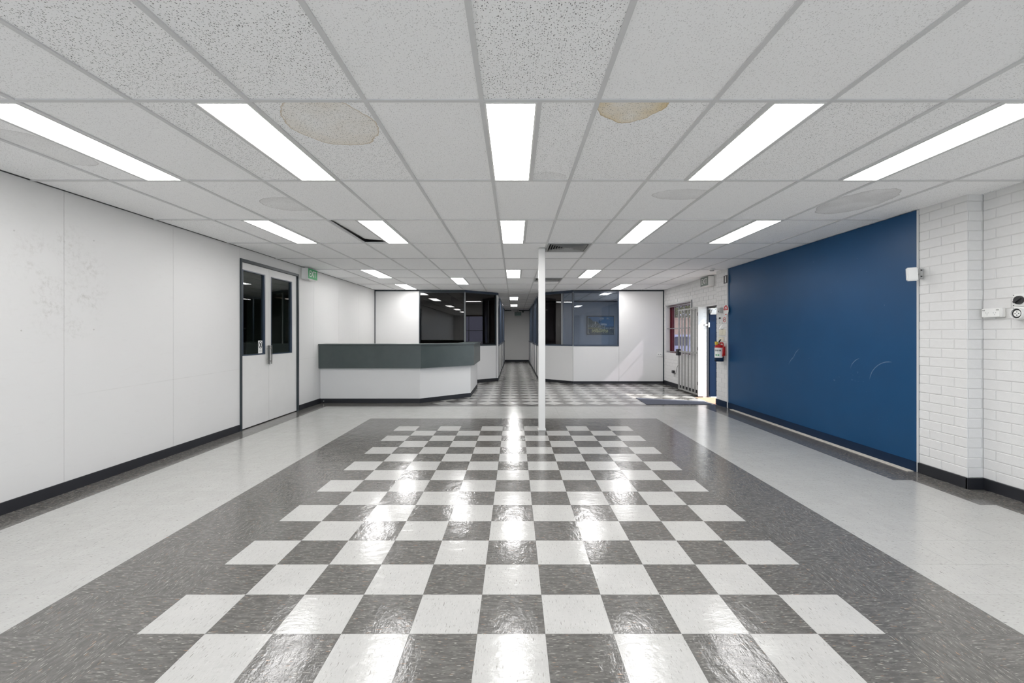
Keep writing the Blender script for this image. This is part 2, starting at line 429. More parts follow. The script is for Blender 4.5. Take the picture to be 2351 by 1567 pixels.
for big, a, b, ya, yb, kd, k, r in tiles[:300]:
    turn = (k+r) % 2 == 0
    w_, l_ = b-a, yb-ya
    me = get_tile(kd, l_ if turn else w_, w_ if turn else l_)
    link(me, 'floor_tile', floor, ((a+b)/2, (ya+yb)/2, 0), (R.uniform(-.0008, .0008), R.uniform(-.0008, .0008), math.pi/2 if turn else 0))
def join_rest(kind):
    m_ = MB()
    for big, a, b, ya, yb, kd, k, r in tiles[300:]:
        if kd == kind: m_.box(a+.0004, b-.0004, ya+.0004, yb-.0004, -.0035, 0)
    o = m_.build('floor_tile_field', kind, floor); o['kind'] = 'stuff'
for kd in ('tiledark', 'tilewhite', 'tilegrey'): join_rest(kd)

# diagonal chequered tiles of the lobby and the corridor, clipped to the room outline
def clip(poly, inside, cut):
    out = []
    for i in range(len(poly)):
        p, q = poly[i], poly[(i+1) % len(poly)]
        if inside(p): out.append(p)
        if inside(p) != inside(q): out.append(cut(p, q))
    return out
def half(poly, a, b, c):   # keep a*x+b*y<=c
    f = lambda p: a*p[0]+b*p[1]-c
    return clip(poly, lambda p: f(p) <= 1e-9, lambda p, q: tuple(p[j]+(q[j]-p[j])*f(p)/(f(p)-f(q)) for j in (0, 1)))
LX, LY = -0.475, 13.07         # left corridor corner
RX, RY = 0.71, 13.10           # right corridor corner
BX0, BX1, BY = -1.354, 1.60, 12.28
YEND = 22.2
diam = {'tiledark': MB(), 'tilewhite': MB()}
dg_ = T*math.sqrt(2)
for zone in ('lobby', 'corridor'):
    for i in range(-19, 20):
        for j in range(0, 75):
            cx = 0.1185+dg_/2*i; cy = 8.60+dg_/2*j
            if (i+j) % 2: continue
            g = 0.0006
            kind = 'tilewhite' if i % 2 and not (cx < -1.7 and cy < 8.9) else 'tiledark'
            poly = [(cx-dg_/2+g, cy), (cx, cy-dg_/2+g), (cx+dg_/2-g, cy), (cx, cy+dg_/2-g)]
            if zone == 'lobby':
                poly = half(half(poly, 0, -1, -8.60), 0, 1, BY); poly = half(half(poly, -1, 0, -XL), 1, 0, XR)
            else:
                poly = half(half(poly, 0, -1, -BY), 0, 1, YEND)
                poly = half(half(poly, -1, 0, -BX0), 1, 0, BX1)
                if poly and cy < 13.4:
                    poly = half(poly, -(LY-BY), (LX-BX0), -(LY-BY)*BX0+(LX-BX0)*BY) if len(poly) > 2 else []
                    poly = half(poly, (RY-BY), (BX1-RX), (RY-BY)*BX1+(BX1-RX)*BY) if len(poly) > 2 else []
                if cy >= 13.0: poly = half(half(poly, -1, 0, -LX), 1, 0, RX) if len(poly) > 2 else []
            if len(poly) < 3: continue
            if zone == 'lobby' and all(p[0] > 3.86 and 8.66 < p[1] < 9.76 for p in poly): continue
            if zone == 'lobby' and min(p[1] for p in poly) < 9.76 and max(p[1] for p in poly) > 8.6 and max(p[0] for p in poly) > 3.86:
                poly = half(poly, 1, 0, 3.86)
                if len(poly) < 3: continue
            diam[kind].prism(poly, -0.0035, 0)
for kd, b in diam.items():
    o = b.build('diagonal_tile_field', kd, floor); o['kind'] = 'stuff'

# ---------------------------------------------------------------- ceiling
PX_, PY_ = 0.6055, 1.2124
CXL = 0.435; CYL = 2.339
ceil = struct(MB().box(-7.4, 4.34, -3.9, 22.7, CH+0.12, CH+0.30).build('ceiling', 'plaster'))
LIGHTS = {}   # (col,row) -> half: 0 left, 1 right
for c_, h_ in ((-6, 1), (-4, 1), (-1, 0), (1, 1), (3, 1)):
    for r_ in (-4, -2, 0, 2): LIGHTS[(c_, r_)] = h_  # negative rows are unseen panels above and behind the viewpoint, added for light
for c_, r_, h_ in ((-6, 5, 1), (-1, 5, 0), (1, 5, 1), (-3, 6, 0), (-6, 7, 1), (3, 7, 1), (-1, 10, 0), (-1, 13, 0)):
    LIGHTS[(c_, r_)] = h_
VENTS = {(0, 3): 0, (0, 6): 0}
cm = {}
def ctile(w_, l_, mname='ctile'):
    key = (round(w_, 3), round(l_, 3), mname)
    if key not in cm:
        b = MB().box(-w_/2, w_/2, -l_/2, l_/2, 0, 0.014)
        me = bpy.data.meshes.new('ceiling_tile'); me.from_pydata(b.v, [], b.f); me.update(); me.materials.append(M[mname]); cm[key] = me
    return cm[key]
BEI = (0.72, 0.62, 0.46); BRN = (0.46, 0.33, 0.17); GRY = (0.62, 0.61, 0.60); DGR = (0.45, 0.44, 0.43)
STAIN = {   # (col,row,half) : centre x,y, radii, fill, fill amount, edge, edge amount
    (-3, 0, None): (0.02, -0.34, 0.26, 0.30, BEI, 0.42, BRN, 0.6),
    (0, 0, None): (-0.11, -0.62, 0.19, 0.26, (0.74, 0.60, 0.36), 0.95, BRN, 0.7),
    (-5, 1, None): (0.18, 0.06, 0.25, 0.22, GRY, 0.45, DGR, 0.75),
    (1, 1, None): (0.12, -0.24, 0.26, 0.15, GRY, 0.45, DGR, 0.6),
    (4, 1, None): (-0.02, 0.0, 0.26, 0.40, GRY, 0.7, DGR, 0.6),
    (-6, 0, 0): (-0.02, 0.02, 0.17, 0.30, GRY, 0.35, DGR, 0.45),
    (-1, 0, 1): (-0.03, 0.56, 0.15, 0.13, GRY, 0.3, DGR, 0.5),
}
HEAVY = {(-4, -1): 1.0, (-3, -1): 1.0, (-1, -1): 1.0, (-4, 0): 0.95, (-3, 0): 0.8, (0, 0): 0.7, (-1, 0): 0.7, (-5, -1): 0.4, (1, 0): 0.6, (2, 0): 0.7, (3, 0): 0.55, (4, 0): 0.5}
GAPX = 0.012
n_st = 0
for c_ in range(-12, 7):
    for r_ in range(-5, 17):
        xa, xb = CXL+PX_*c_, CXL+PX_*(c_+1); ya, yb = CYL+PY_*r_, CYL+PY_*(r_+1)
        if xb > 4.30: xb = min(xb, 4.30)
        if xa >= 4.2: continue
        if xb < XL+0.1 and not (4.5 < ya < 9.5): continue
        xa = max(xa, -7.3)
        if ya > 16.5 and (xb < -0.9 or xa > 1.2): continue
        if ya > 22.3: continue
        if xa < XL < xb: xa, halfsplit = XL+0.004, True
        cells = []
        cut = (xa+xb)/2
        if (c_, r_) in LIGHTS:
            h_ = LIGHTS[(c_, r_)]
            cells = [(xa+PX_/2, xb, ya, yb, 1)] if h_ == 0 else [(xa, xb-PX_/2, ya, yb, 0)]
        elif (c_, r_) in VENTS:
            cells = [(xa, xb, ya+0.606, yb, None)]
        else: cells = [(xa, xb, ya, yb, None)]
        for a, b, p, q, hf in cells:
            if b-a < 0.03: continue
            mn = 'ctile'
            if (c_, r_, hf) in STAIN:
                mn = 'stain%d' % n_st; n_st += 1
                M[mn] = ceil_mat('ceiling_tile_stained', STAIN[(c_, r_, hf)])
            me = ctile(b-a-GAPX, q-p-GAPX, mn)
            o = link(me, 'ceiling_tile', ceil, ((a+b)/2, (p+q)/2, CH+0.003+R.uniform(0, .0015)))
            o['speck'] = HEAVY.get((c_, r_), R.uniform(0.24, 0.42)/0.85)*0.85
            if (c_, r_, hf) == (-4, 2, 0):
                o.rotation_euler = (math.radians(1.2), math.radians(4.0), 0); o.location.z += 0.026
# T bars: main runners along the room, cross bars across it
for c_ in range(-6, 7):
    x = CXL+PX_*c_
    if x > 4.05: continue
    yend = 22.2 if -0.6 < x < 0.9 else 16.4
    box('grid_bar', 'bar', x-0.012, x+0.012, -3.7, yend, CH-0.004, CH+0.012, ceil)
for r_ in range(-4, 17):
    y = CYL+PY_*r_
    if y > 22.1: continue
    x0, x1 = (XL, XR) if y < 16.4 else (LX, RX)
    box('grid_bar', 'bar', x0, x1, y-0.012, y+0.012, CH-0.0035, CH+0.011, ceil)
for (c_, r_), h_ in LIGHTS.items():
    x = CXL+PX_*c_+PX_/2; y = CYL+PY_*r_
    box('grid_bar', 'bar', x-0.012, x+0.012, y+0.012, y+PY_-0.012, CH-0.003, CH+0.010, ceil)
for (c_, r_) in VENTS:
    y = CYL+PY_*r_+0.606; x = CXL+PX_*c_
    box('grid_bar', 'bar', x+0.012, x+PX_-0.012, y-0.012, y+0.012, CH-0.003, CH+0.010, ceil)

WHERE = {
 (-6, 0): 'leftmost of the five light panels in the nearest row, cut by the left picture edge',
 (-4, 0): 'large light panel in the nearest row beside the big beige-stained ceiling tile',
 (-1, 0): 'middle light panel of the nearest row, above the central floor chequer',
 (1, 0): 'large light panel in the nearest row, right of the small yellow ceiling stain',
 (3, 0): 'rightmost light panel of the nearest row, reaching the right picture edge',
 (-6, 2): 'leftmost light panel of the second row, above the white double doors',
 (-4, 2): 'light panel of the second row beside the sagging ceiling tile',
 (-1, 2): 'middle light panel of the second row, left of the white post',
 (1, 2): 'light panel of the second row just right of the square vent',
 (3, 2): 'rightmost light panel of the second row, towards the blue panel',
 (-6, 5): 'small light panel over the left end of the reception counter',
 (-1, 5): 'third light panel down the centre line, before the corridor',
 (1, 5): 'light panel right of the white post, before the far right glazing',
 (-3, 6): 'light panel above the angled end of the reception counter',
 (-6, 7): 'farthest left light panel, close to the white back wall panel',
 (3, 7): 'farthest right light panel, close to the right back wall panel',
 (-1, 10): 'nearer of the two light panels in the corridor ceiling',
 (-1, 13): 'farther of the two light panels in the corridor ceiling'}
for (c_, r_), h_ in LIGHTS.items():
    xa = CXL+PX_*c_+(PX_/2 if h_ else 0)+0.0125; xb = xa+PX_/2-0.025; ya = CYL+PY_*r_+0.0125; yb = ya+PY_-0.025
    col_ = {-6: 'leftmost', -4: 'second from left', -1: 'middle', 1: 'second from right', 3: 'rightmost'}.get(c_, '')
    lab = WHERE.get((c_, r_), col_+(' added unseen light panel of the row straight above the viewpoint' if r_ == -2 else ' added unseen light panel of the row by the added rear windows behind the viewpoint'))
    t = thing('ceiling_light', lab, 'ceiling light', ((xa+xb)/2, (ya+yb)/2, CH-0.006), 'recessed ceiling light panels')
    e = 0.010
    fr = MB()
    fr.box(xa, xa+e, ya, yb, CH-.006, CH+.02).box(xb-e, xb, ya, yb, CH-.006, CH+.02).box(xa+e, xb-e, ya, ya+e, CH-.006, CH+.02).box(xa+e, xb-e, yb-e, yb, CH-.006, CH+.02)
    fr.build('light_frame', 'white', t)
    b_ = MB().box(xa+e, xb-e, ya+e, yb-e, CH-.0055, CH+.008); b_.f.pop(1)      # open at the back, closed by the tray
    b_.build('diffuser', 'lampcorridor' if r_ >= 10 else 'lampbright' if r_ >= 5 else 'lamp', t)
    box('light_tray', 'white', xa, xb, ya, yb, CH+.0205, CH+.07, t)

for (c_, r_), lab in (((0, 3), 'square grey louvred air vent in the ceiling beside the white post top'), ((0, 6), 'farther square grey air vent partly hidden behind the white post')):
    xa = CXL+PX_*c_+0.0125; xb = xa+PX_-0.025; ya = CYL+PY_*r_+0.0125; yb = ya+0.581
    cx, cy = (xa+xb)/2, (ya+yb)/2
    t = thing('ceiling_vent', lab, 'vent', (cx, cy, CH-.012), 'square ceiling vents')
    def ring(r0, r1, z0, z1, th):
        b = MB(); V = []
        for rr, zz in ((r0, z0), (r1, z1), (r1, z1+th), (r0, z0+th)):
            V += [(cx-rr, cy-rr, zz), (cx+rr, cy-rr, zz), (cx+rr, cy+rr, zz), (cx-rr, cy+rr, zz)]
        Fq = []
        for a in range(4):
            for j in range(4): Fq.append((a*4+j, a*4+(j+1) % 4, ((a+1) % 4)*4+(j+1) % 4, ((a+1) % 4)*4+j))
        return b.raw(V, Fq)
    ring(0.29, 0.262, CH-.012, CH-.006, 0.02).build('vent_frame', 'ventgrey', t)
    for i in range(7):
        rr = 0.245-i*0.034
        ring(rr, rr-0.022, CH-.014, CH+.012, 0.003).build('louvre', 'ventgrey', t)
    box('vent_backing', 'void', xa+.01, xb-.01, ya+.01, yb-.01, CH+.026, CH+.029, t)

# ---------------------------------------------------------------- left wall with double door
DY0, DY1, DZ = 6.25, 7.93, 2.40
wl = struct(MB().box(-3.97, XL-.018, -3.8, DY0, -.05, CH+.12).box(-3.97, XL-.018, DY1, 22.5, -.05, CH+.12).box(-3.97, XL-.018, DY0, DY1, DZ, CH+.12).build('wall_left', 'jointgrey'))
edges = [-3.7, -2.29, -1.07, 0.15, 1.37, 2.59, 3.81, 5.03, DY0-0.001]
for a, b in zip(edges, edges[1:]): box('wall_panel', 'wallleft', XL-.018, XL, a+.0015, b-.0015, 0, CH-.002, wl)
box('wall_panel', 'wallleft', XL-.018, XL, DY0+.0015, DY1-.0015, DZ+.002, CH-.002, wl)
for a, b in ((DY1+.001, 8.55), (8.55, 9.77), (9.77, 10.99), (10.99, 12.28)): box('wall_panel', 'wallleft', XL-.018, XL, a+.0015, b-.0015, 0, CH-.002, wl)
bl = struct(MB().box(XL, XL+.012, -3.7, DY0-.02, 0, .092).box(XL, XL+.012, DY1+.03, 8.82, 0, .092).build('baseboard_left', 'black'))
# door
d1 = sroot('door_1', (XL, (DY0+DY1)/2, 0))
FW = 0.045
box('door_frame', 'frame', XL-.12, XL+.02, DY0, DY0+FW*0.6, 0, DZ, d1)
box('door_frame', 'frame', XL-.12, XL+.02, DY1-FW, DY1, 0, DZ, d1)
box('door_frame', 'frame', XL-.12, XL+.02, DY0+FW*.6, DY1-FW, DZ-.04, DZ, d1)
LY0, LY1 = DY0+FW*.6+.003, DY1-FW-.003; LM = 6.995
def leaf(a, b, ga, gb, g0, g1, z0, z1, name):
    xf, xk = XL-.004, XL-.044
    lf = MB().box(xk, xf, a, ga, z0, z1).box(xk, xf, gb, b, z0, z1).box(xk, xf, ga, gb, z0, g0).box(xk, xf, ga, gb, g1, z1).build(name, 'doorwhite', d1)
    e = .014
    MB().box(xk-.003, xf+.004, ga, ga+e, g0, g1).box(xk-.003, xf+.004, gb-e*2.2, gb, g0, g1).box(xk-.003, xf+.004, ga+e, gb-e*2.2, g0, g0+e).box(xk-.003, xf+.004, ga+e, gb-e*2.2, g1-e, g1).build('glazing_bead', 'frameblue', lf)
    box('pane', 'glassdoor', XL-.028, XL-.022, ga+e, gb-e*2.2, g0+e, g1-e, lf)
    return lf
lf1 = leaf(LY0, LM-.002, 6.315, 6.89, 1.04, 2.255, .012, DZ-.044, 'door_leaf')
lf2 = leaf(LM+.002, LY1, 7.055, 7.72, 1.03, 2.245, .012, DZ-.044, 'door_leaf')
for a, b, lf in ((6.915, 6.975, lf1), (7.015, 7.04, lf2)):
    pp = box('pull_plate', 'steel', XL+.022, XL+.026, a, b, .885, 1.175, lf)
    for z in (.93, 1.13): MB().tube([(XL-.005, (a+b)/2, z), (XL+.022, (a+b)/2, z)], .009, 8).build('plate_standoff', 'steel', pp)
# stickers on the door glass
def sticker(y0, y1, z0, z1, lab, figure):
    t = thing('door_sticker', lab, 'sticker', (XL-.0215, (y0+y1)/2, z0), 'stickers on the double doors')
    box('sticker_sheet', 'white', XL-.0218, XL-.021, y0, y1, z0, z1, t)
    if figure:
        cy, cz, rr = (y0+y1)/2, z0+(z1-z0)*.66, (y1-y0)*.40
        pts = [(XL-.0205, cy+rr*math.cos(a), cz+rr*1.15*math.sin(a)) for a in [2*math.pi*i/20 for i in range(21)]]
        MB().tube(pts, .0042, 5, False).build('ring_mark', 'dark', t)
        MB().tube([(XL-.0205, cy-rr*.6, cz+rr*.8), (XL-.0205, cy+rr*.6, cz-rr*.8)], .004, 5).build('slash_mark', 'dark', t)
        b = MB(); b.tube([(XL-.0205, cy, cz+rr*.55), (XL-.0205, cy, cz+rr*.25)], .011, 6); b.tube([(XL-.0205, cy, cz+rr*.3), (XL-.0205, cy+.004, cz-rr*.2)], .010, 6)
        b.tube([(XL-.0205, cy, cz-rr*.1), (XL-.0205, cy-.018, cz-rr*.8)], .006, 5); b.tube([(XL-.0205, cy, cz-rr*.1), (XL-.0205, cy+.018, cz-rr*.7)], .006, 5)
        b.build('figure_mark', 'dark', t)
        for i in range(3): box('text_line', 'grey', XL-.0209, XL-.0205, y0+.02, y1-.02-.012*(i == 2), z0+.02+.014*i, z0+.025+.014*i, t)
sticker(6.735, 6.845, 1.06, 1.25, 'white sticker with a crossed-out walking figure on the left door glass', True)
sticker(7.075, 7.10, 1.06, 1.19, 'narrow white sticker strip on the right door glass beside the handle', False)
# dim room beyond the double door
rl = struct(MB().box(-7.4, -3.97, 4.6, 4.7, -.05, CH+.12).box(-7.4, -3.97, 9.4, 9.5, -.05, CH+.12).box(-7.4, -7.3, 4.7, 9.4, -.05, CH+.12).build('wall_storeroom', 'roomgreen'))
struct(box('floor_storeroom', 'carpet', -7.3, -3.97, 4.7, 9.4, -.06, 0))
st = thing('storage_shelf', 'dark metal shelving seen dimly through the left door glass', 'shelf', (-6.2, 8.9, 0))
for x in (-6.9, -5.5):
    for y in (8.65, 9.2): box('upright', 'dark', x-.02, x+.02, y-.02, y+.02, 0, 2.1, st)
for z in (.15, .8, 1.45, 2.05): box('shelf_board', 'grey', -6.92, -5.48, 8.63, 9.22, z, z+.03, st)

# ---------------------------------------------------------------- brick veneer
brick_cache = {}
def brick_mesh(l_, h_, d=0.010):
    key = (round(l_, 3), round(h_, 3))
    if key not in brick_cache:
        c = .0022
        V = [(0, 0, 0), (l_, 0, 0), (l_, h_, 0), (0, h_, 0), (0, 0, d-c), (l_, 0, d-c), (l_, h_, d-c), (0, h_, d-c), (c, c, d), (l_-c, c, d), (l_-c, h_-c, d), (c, h_-c, d)]
        Fq = [(8, 9, 10, 11), (4, 5, 9, 8), (5, 6, 10, 9), (6, 7, 11, 10), (7, 4, 8, 11), (0, 1, 5, 4), (1, 2, 6, 5), (2, 3, 7, 6), (3, 0, 4, 7)]
        me = bpy.data.meshes.new('brick'); me.from_pydata(V, [], Fq); me.update(); me.materials.append(M['paintbrick'])
        brick_cache[key] = me
    return brick_cache[key]
BL, BH, JT = .232, .078, .008
def brickwork(parent, origin, udir, normal, ulen, holes=(), z0=0.0, z1=CH, phase=0.0, depth=0.010):
    """stretcher bond on the plane origin + u*udir + z, bricks proud towards normal"""
    U = Vector(udir); Nn = Vector(normal); Z = Vector((0, 0, 1))
    flip = U.cross(Z).dot(Nn) < 0
    rot = Matrix((U if not flip else -U, Z, Nn)).transposed().to_euler()
    course = 0; z = z0; made = 0
    while z < z1-.02:
        h_ = min(BH, z1-z)
        u = -BL-JT+phase+(BL+JT)/2*(course % 2)
        while u < ulen:
            segs = [(max(u, 0), min(u+BL, ulen))]
            for (ha, hb, hz0, hz1) in holes:
                if z+h_/2 > hz0 and z+h_/2 < hz1:
                    new = []
                    for a, b in segs:
                        if b <= ha or a >= hb: new.append((a, b))
                        else:
                            if a < ha: new.append((a, ha))
                            if b > hb: new.append((hb, b))
                    segs = new
            for a, b in segs:
                if b-a < .02: continue
                L_ = round((b-a)/.005)*.005 if b-a < BL-.002 else BL
                st_ = a if not flip else a+L_
                p = Vector(origin)+U*st_+Z*z+Nn*R.uniform(-.0022, 0.0004)
                link(brick_mesh(L_, h_), 'brick', parent, p, (rot.x+R.uniform(-.004, .004), rot.y, rot.z+R.uniform(-.004, .004))); made += 1
            u += BL+JT
        z += BH+JT; course += 1
    return made

WD0, WD1 = 8.68, 9.74          # side doorway
WW0, WW1, WZ0, WZ1 = 10.45, 12.15, .855, 2.115   # side window
DOZ = 1.95
PF = 3.94                      # near pier face
PB = 3.895                     # far pier face
OUT = 4.32
# front part and near pier
wr = struct(MB().box(XR+.004, OUT, -3.8, 3.92, -.05, CH+.12).box(PF+.004, OUT, 3.924, 4.385, -.05, CH+.12).build('wall_right', 'mortar'))
brickwork(wr, (XR+.009, 2.45, .01), (0, 1, 0), (-1, 0, 0), 3.92-2.45, phase=.05)
brickwork(wr, (PF+.009, 3.919, .01), (0, 1, 0), (-1, 0, 0), 4.385-3.919, phase=.12)
brickwork(wr, (PF-.001, 3.929, .01), (1, 0, 0), (0, -1, 0), XR-PF, phase=.135)
# masonry behind the blue panel
wm = struct(box('wall_right_middle', 'mortar', PB+.07, OUT, 4.385, 8.25, -.05, CH+.12))
# far pier and the wall with doorway and window
wf = sroot('wall_right_far')
box('pier_core', 'mortar', PB+.004, OUT, 8.25, WD0-.004, -.05, CH+.03, wf)
MB().box(XR+.004, OUT, WD0-.008, WD1+.008, DOZ+.004, CH+.12).box(XR+.004, 4.163, WD1+.004, 9.90, -.05, CH+.12).box(4.163, OUT, WD1+.004, 9.90, DOZ+.004, CH+.12).box(XR+.004, OUT, 9.90, WW0, -.05, CH+.12).box(XR+.004, OUT, WW0, WW1, -.05, WZ0).box(XR+.004, OUT, WW0, WW1, WZ1, CH+.12).box(XR+.004, OUT, WW1, 13.4, -.05, CH+.12).box(XR+.004, OUT, 13.4, 15.4, -.05, .9).box(XR+.004, OUT, 13.4, 15.4, 2.1, CH+.12).box(XR+.004, OUT, 15.4, 22.6, -.05, CH+.12).build('wall_core', 'mortar', wf)
brickwork(wf, (PB+.009, 8.251, .01), (0, 1, 0), (-1, 0, 0), WD0-8.251, phase=.1)
brickwork(wf, (XR+.009, WD0, .01), (0, 1, 0), (-1, 0, 0), 12.28-WD0, holes=((0, WD1-WD0, -1, DOZ+.02), (WW0-WD0, WW1-WD0, WZ0-.02, WZ1+.01)), phase=.07)
brickwork(wf, (XR, WD1+.009, .01), (1, 0, 0), (0, -1, 0), .082, z1=DOZ, phase=.1)      # far jamb of the doorway
box('lintel', 'paintbrick', XR+.002, OUT, WD0, WD1, DOZ-.004, DOZ+.004, wf)
# plain reveals of the window
MB().box(XR+.004, OUT, WW1-.004, WW1+.006, WZ0, WZ1).box(XR+.004, OUT, WW0-.006, WW0+.004, WZ0, WZ1).box(XR+.004, OUT, WW0, WW1, WZ1-.004, WZ1+.006).build('window_reveal', 'paintbrick', wf)
box('window_sill_course', 'paintbrick', XR-.006, OUT, WW0-.02, WW1, WZ0-.08, WZ0+.004, wf)
# skirtings
struct(MB().box(XR-.018, XR-.002, -3.7, 3.905, 0, .095).box(PF-.016, PF-.002, 3.905, 4.38, 0, .095).box(PF-.016, XR-.002, 3.900, 3.916, 0, .095).build('baseboard_right', 'black'))
struct(MB().box(PB-.016, PB-.002, 8.256, WD0, 0, .11).build('baseboard_pier', 'navyskirt'))
struct(MB().box(XR-.016, XR-.002, WD1+.03, 12.27, 0, .105).build('baseboard_right_far', 'black'))

# ---------------------------------------------------------------- blue panel
bp = thing('blue_wall_panel', 'tall blue painted panel covering an opening in the white brick wall', 'panel', (3.86, 6.26, 0))
box('panel_sheet', 'blue', 3.918, 3.95, 4.39, 8.247, .10, CH-.003, bp)
box('kick_strip', 'navyskirt', 3.912, 3.95, 4.39, 8.247, .002, .10, bp)
box('edge_trim', 'postwhite', 3.920, 3.94, 4.386, 4.39, .002, CH-.003, bp)
box('edge_trim', 'postwhite', 3.896, 3.917, 8.2475, 8.2505, .10, CH-.003, bp)
tag(centre(box('threshold_strip', 'timber', 3.850, 3.908, 4.41, 8.05, 0.0005, .007)), 'worn pale timber strip on the floor along the blue panel', 'threshold')

# ---------------------------------------------------------------- back partitions
def frame_of(p0, p1):
    p0, p1 = Vector((*p0, 0)), Vector((*p1, 0)); u = (p1-p0); L_ = u.length; u.normalize()
    nrm = Vector((u.y, -u.x, 0))     # towards the hall when going left to right
    return p0, u, nrm, L_
ZW = Vector((0, 0, 1))
def pbox(name, m, fr, u0, u1, n0, n1, z0, z1, parent):
    return MB().obox(fr[0], fr[1], fr[2], ZW, u0, u1, n0, n1, z0, z1).build(name, m, parent)
SILL = 1.03; HEAD = CH-.055
def glazing(nm, fr, u0, u1, gm, fm='frameblue', z0=SILL, z1=HEAD, e=.035, mulls=()):
    o = sroot(nm, tuple(fr[0]+fr[1]*((u0+u1)/2)))
    pbox('window_frame', fm, fr, u0, u0+e*.7, -.06, .012, z0, z1, o)
    pbox('window_frame', fm, fr, u1-e*.7, u1, -.06, .012, z0, z1, o)
    pbox('window_frame', fm, fr, u0+e*.7, u1-e*.7, -.06, .012, z0, z0+e, o)
    pbox('window_frame', fm, fr, u0+e*.7, u1-e*.7, -.06, .012, z1-e*.4, z1, o)
    us = [u0+e*.7]+[m_ for m_ in mulls]+[u1-e*.7]
    for m_ in mulls: pbox('mullion', 'framegrey', fr, m_-.028, m_+.028, -.05, .006, z0+e, z1-e*.4, o)
    for q, (a, b) in enumerate(zip(us, us[1:])): pbox('pane', gm if not (mulls and q == 0) else 'glassdark', fr, a, b, -.030, -.024, z0+e, z1-e*.4, o)  # first pane of a divided window gets darker tint, imitating its dark view
    return o
# left back wall
frL = frame_of((XL, BY), (BX0, BY)); GL = -2.60-XL; LL = BX0-XL
wbl = sroot('wall_back_left')
pbox('wall_panel', 'wallwhite', frL, .02, GL, -.08, 0, 0, CH-.03, wbl)
pbox('wall_panel', 'wallwhite', frL, GL+.002, LL-.004, -.08, 0, 0, SILL, wbl)
pbox('head_rail', 'frame', frL, 0, LL, -.08, .010, CH-.03, CH, wbl)
pbox('head_rail', 'frame', frL, GL+.002, LL, -.08, .008, HEAD, CH-.03, wbl)
pbox('corner_strip', 'frame', frL, 0, .022, -.08, .012, 0, CH-.03, wbl)
glazing('window_2', frL, GL, LL, 'glassdark', 'frame')
frLA = frame_of((BX0, BY), (LX, LY)); LA = frLA[3]
wla = sroot('wall_back_left_angled')
pbox('wall_panel', 'wallwhite', frLA, .004, LA-.07, -.08, 0, 0, SILL, wla)
pbox('head_rail', 'frameblue', frLA, 0, LA, -.08, .012, HEAD, CH, wla)
pbox('joint_strip', 'joint_metal', frLA, -.004, .006, -.03, .016, SILL, HEAD, wla)
pbox('end_post', 'wallwhite', frLA, LA-.062, LA, -.09, .008, 0, HEAD-.02, wla)
pbox('joint_strip', 'frame', frLA, LA-.070, LA-.062, -.05, .004, 0, HEAD, wla)
glazing('window_3', frLA, .006, LA-.07, 'glassdark', 'frame')
struct(MB().obox(frL[0], frL[1], frL[2], ZW, 0, LL, 0, .012, 0, .088).obox(frLA[0], frLA[1], frLA[2], ZW, 0, LA, .001, .014, 0, .088).build('baseboard_back_left', 'black'))
# right back wall
frRA = frame_of((RX, RY), (BX1, BY)); RA = frRA[3]
wra = sroot('wall_back_right_angled')
pbox('wall_panel', 'wallwhite', frRA, .002, RA-.004, -.08, 0, 0, SILL, wra)
pbox('head_rail', 'frameblue', frRA, 0, RA, -.08, .012, HEAD, CH, wra)
pbox('joint_strip', 'joint_metal', frRA, RA-.006, RA+.004, -.03, .008, .075, HEAD, wra)
glazing('window_4', frRA, .01, RA-.006, 'glassblue', 'frameblue', mulls=(RA*.69,))
frR = frame_of((BX1, BY), (XR, BY)); GR = 2.85-BX1; LR = XR-BX1
wbr = sroot('wall_back_right')
pbox('wall_panel', 'wallwhite', frR, .006, GR-.002, -.08, 0, 0, SILL, wbr)
pbox('wall_panel', 'wallwhite', frR, GR+.002, LR-.03, -.08, 0, 0, CH-.03, wbr)
pbox('head_rail', 'frame', frR, 0, LR, -.08, .010, CH-.03, CH, wbr)
pbox('head_rail', 'frameblue', frR, 0, GR, -.08, .009, HEAD, CH-.03, wbr)
pbox('corner_strip', 'frame', frR, LR-.03, LR, -.08, .012, 0, CH-.03, wbr)
glazing('window_5', frR, .006, GR, 'glassblue')
struct(MB().obox(frR[0], frR[1], frR[2], ZW, 0, LR, 0, .012, 0, .072).obox(frRA[0], frRA[1], frRA[2], ZW, 0, RA, .001, .014, 0, .072).build('baseboard_back_right', 'black'))
# corridor walls: bays of glass above board, with doors between
def corridor(side):
    x = LX if side < 0 else RX
    y = LY if side < 0 else RY
    nm = 'left' if side < 0 else 'right'
    fr = frame_of((x, YEND), (x, y)) if side > 0 else frame_of((x, y), (x, YEND))
    # normal must face the corridor
    nrm = Vector((1, 0, 0)) if side < 0 else Vector((-1, 0, 0))
    fr = (Vector((x, y, 0)), Vector((0, 1, 0)), nrm, YEND-y)
    wc = sroot('wall_corridor_'+nm)
    L_ = fr[3]; k = 7; bay = L_/k
    pbox('head_rail', 'frameblue', fr, 0, L_, -.08, .01, HEAD, CH, wc)
    wn = [6 if side < 0 else 13]
    for i in range(k):
        a, b = i*bay, (i+1)*bay
        pbox('post', 'frameblue', fr, a, a+.05, -.07, .012, 0, HEAD, wc)
        pbox('post', 'frameblue', fr, a+.05, a+.085, -.06, .004, 0, HEAD, wc)
        pbox('wall_panel', 'wallwhite', fr, a+.087, b-.002, -.05, 0, .088, SILL-.03, wc)
        pbox('transom', 'frameblue', fr, a+.087, b-.002, -.06, .006, SILL-.03, SILL+.02, wc)
        pbox('pane', 'glassdark', fr, a+.087, b-.002, -.03, -.022, SILL+.02, HEAD, wc)
    pbox('skirting', 'black', fr, 0.05, L_, -.05, .008, 0, .088, wc)
corridor(-1); corridor(1)
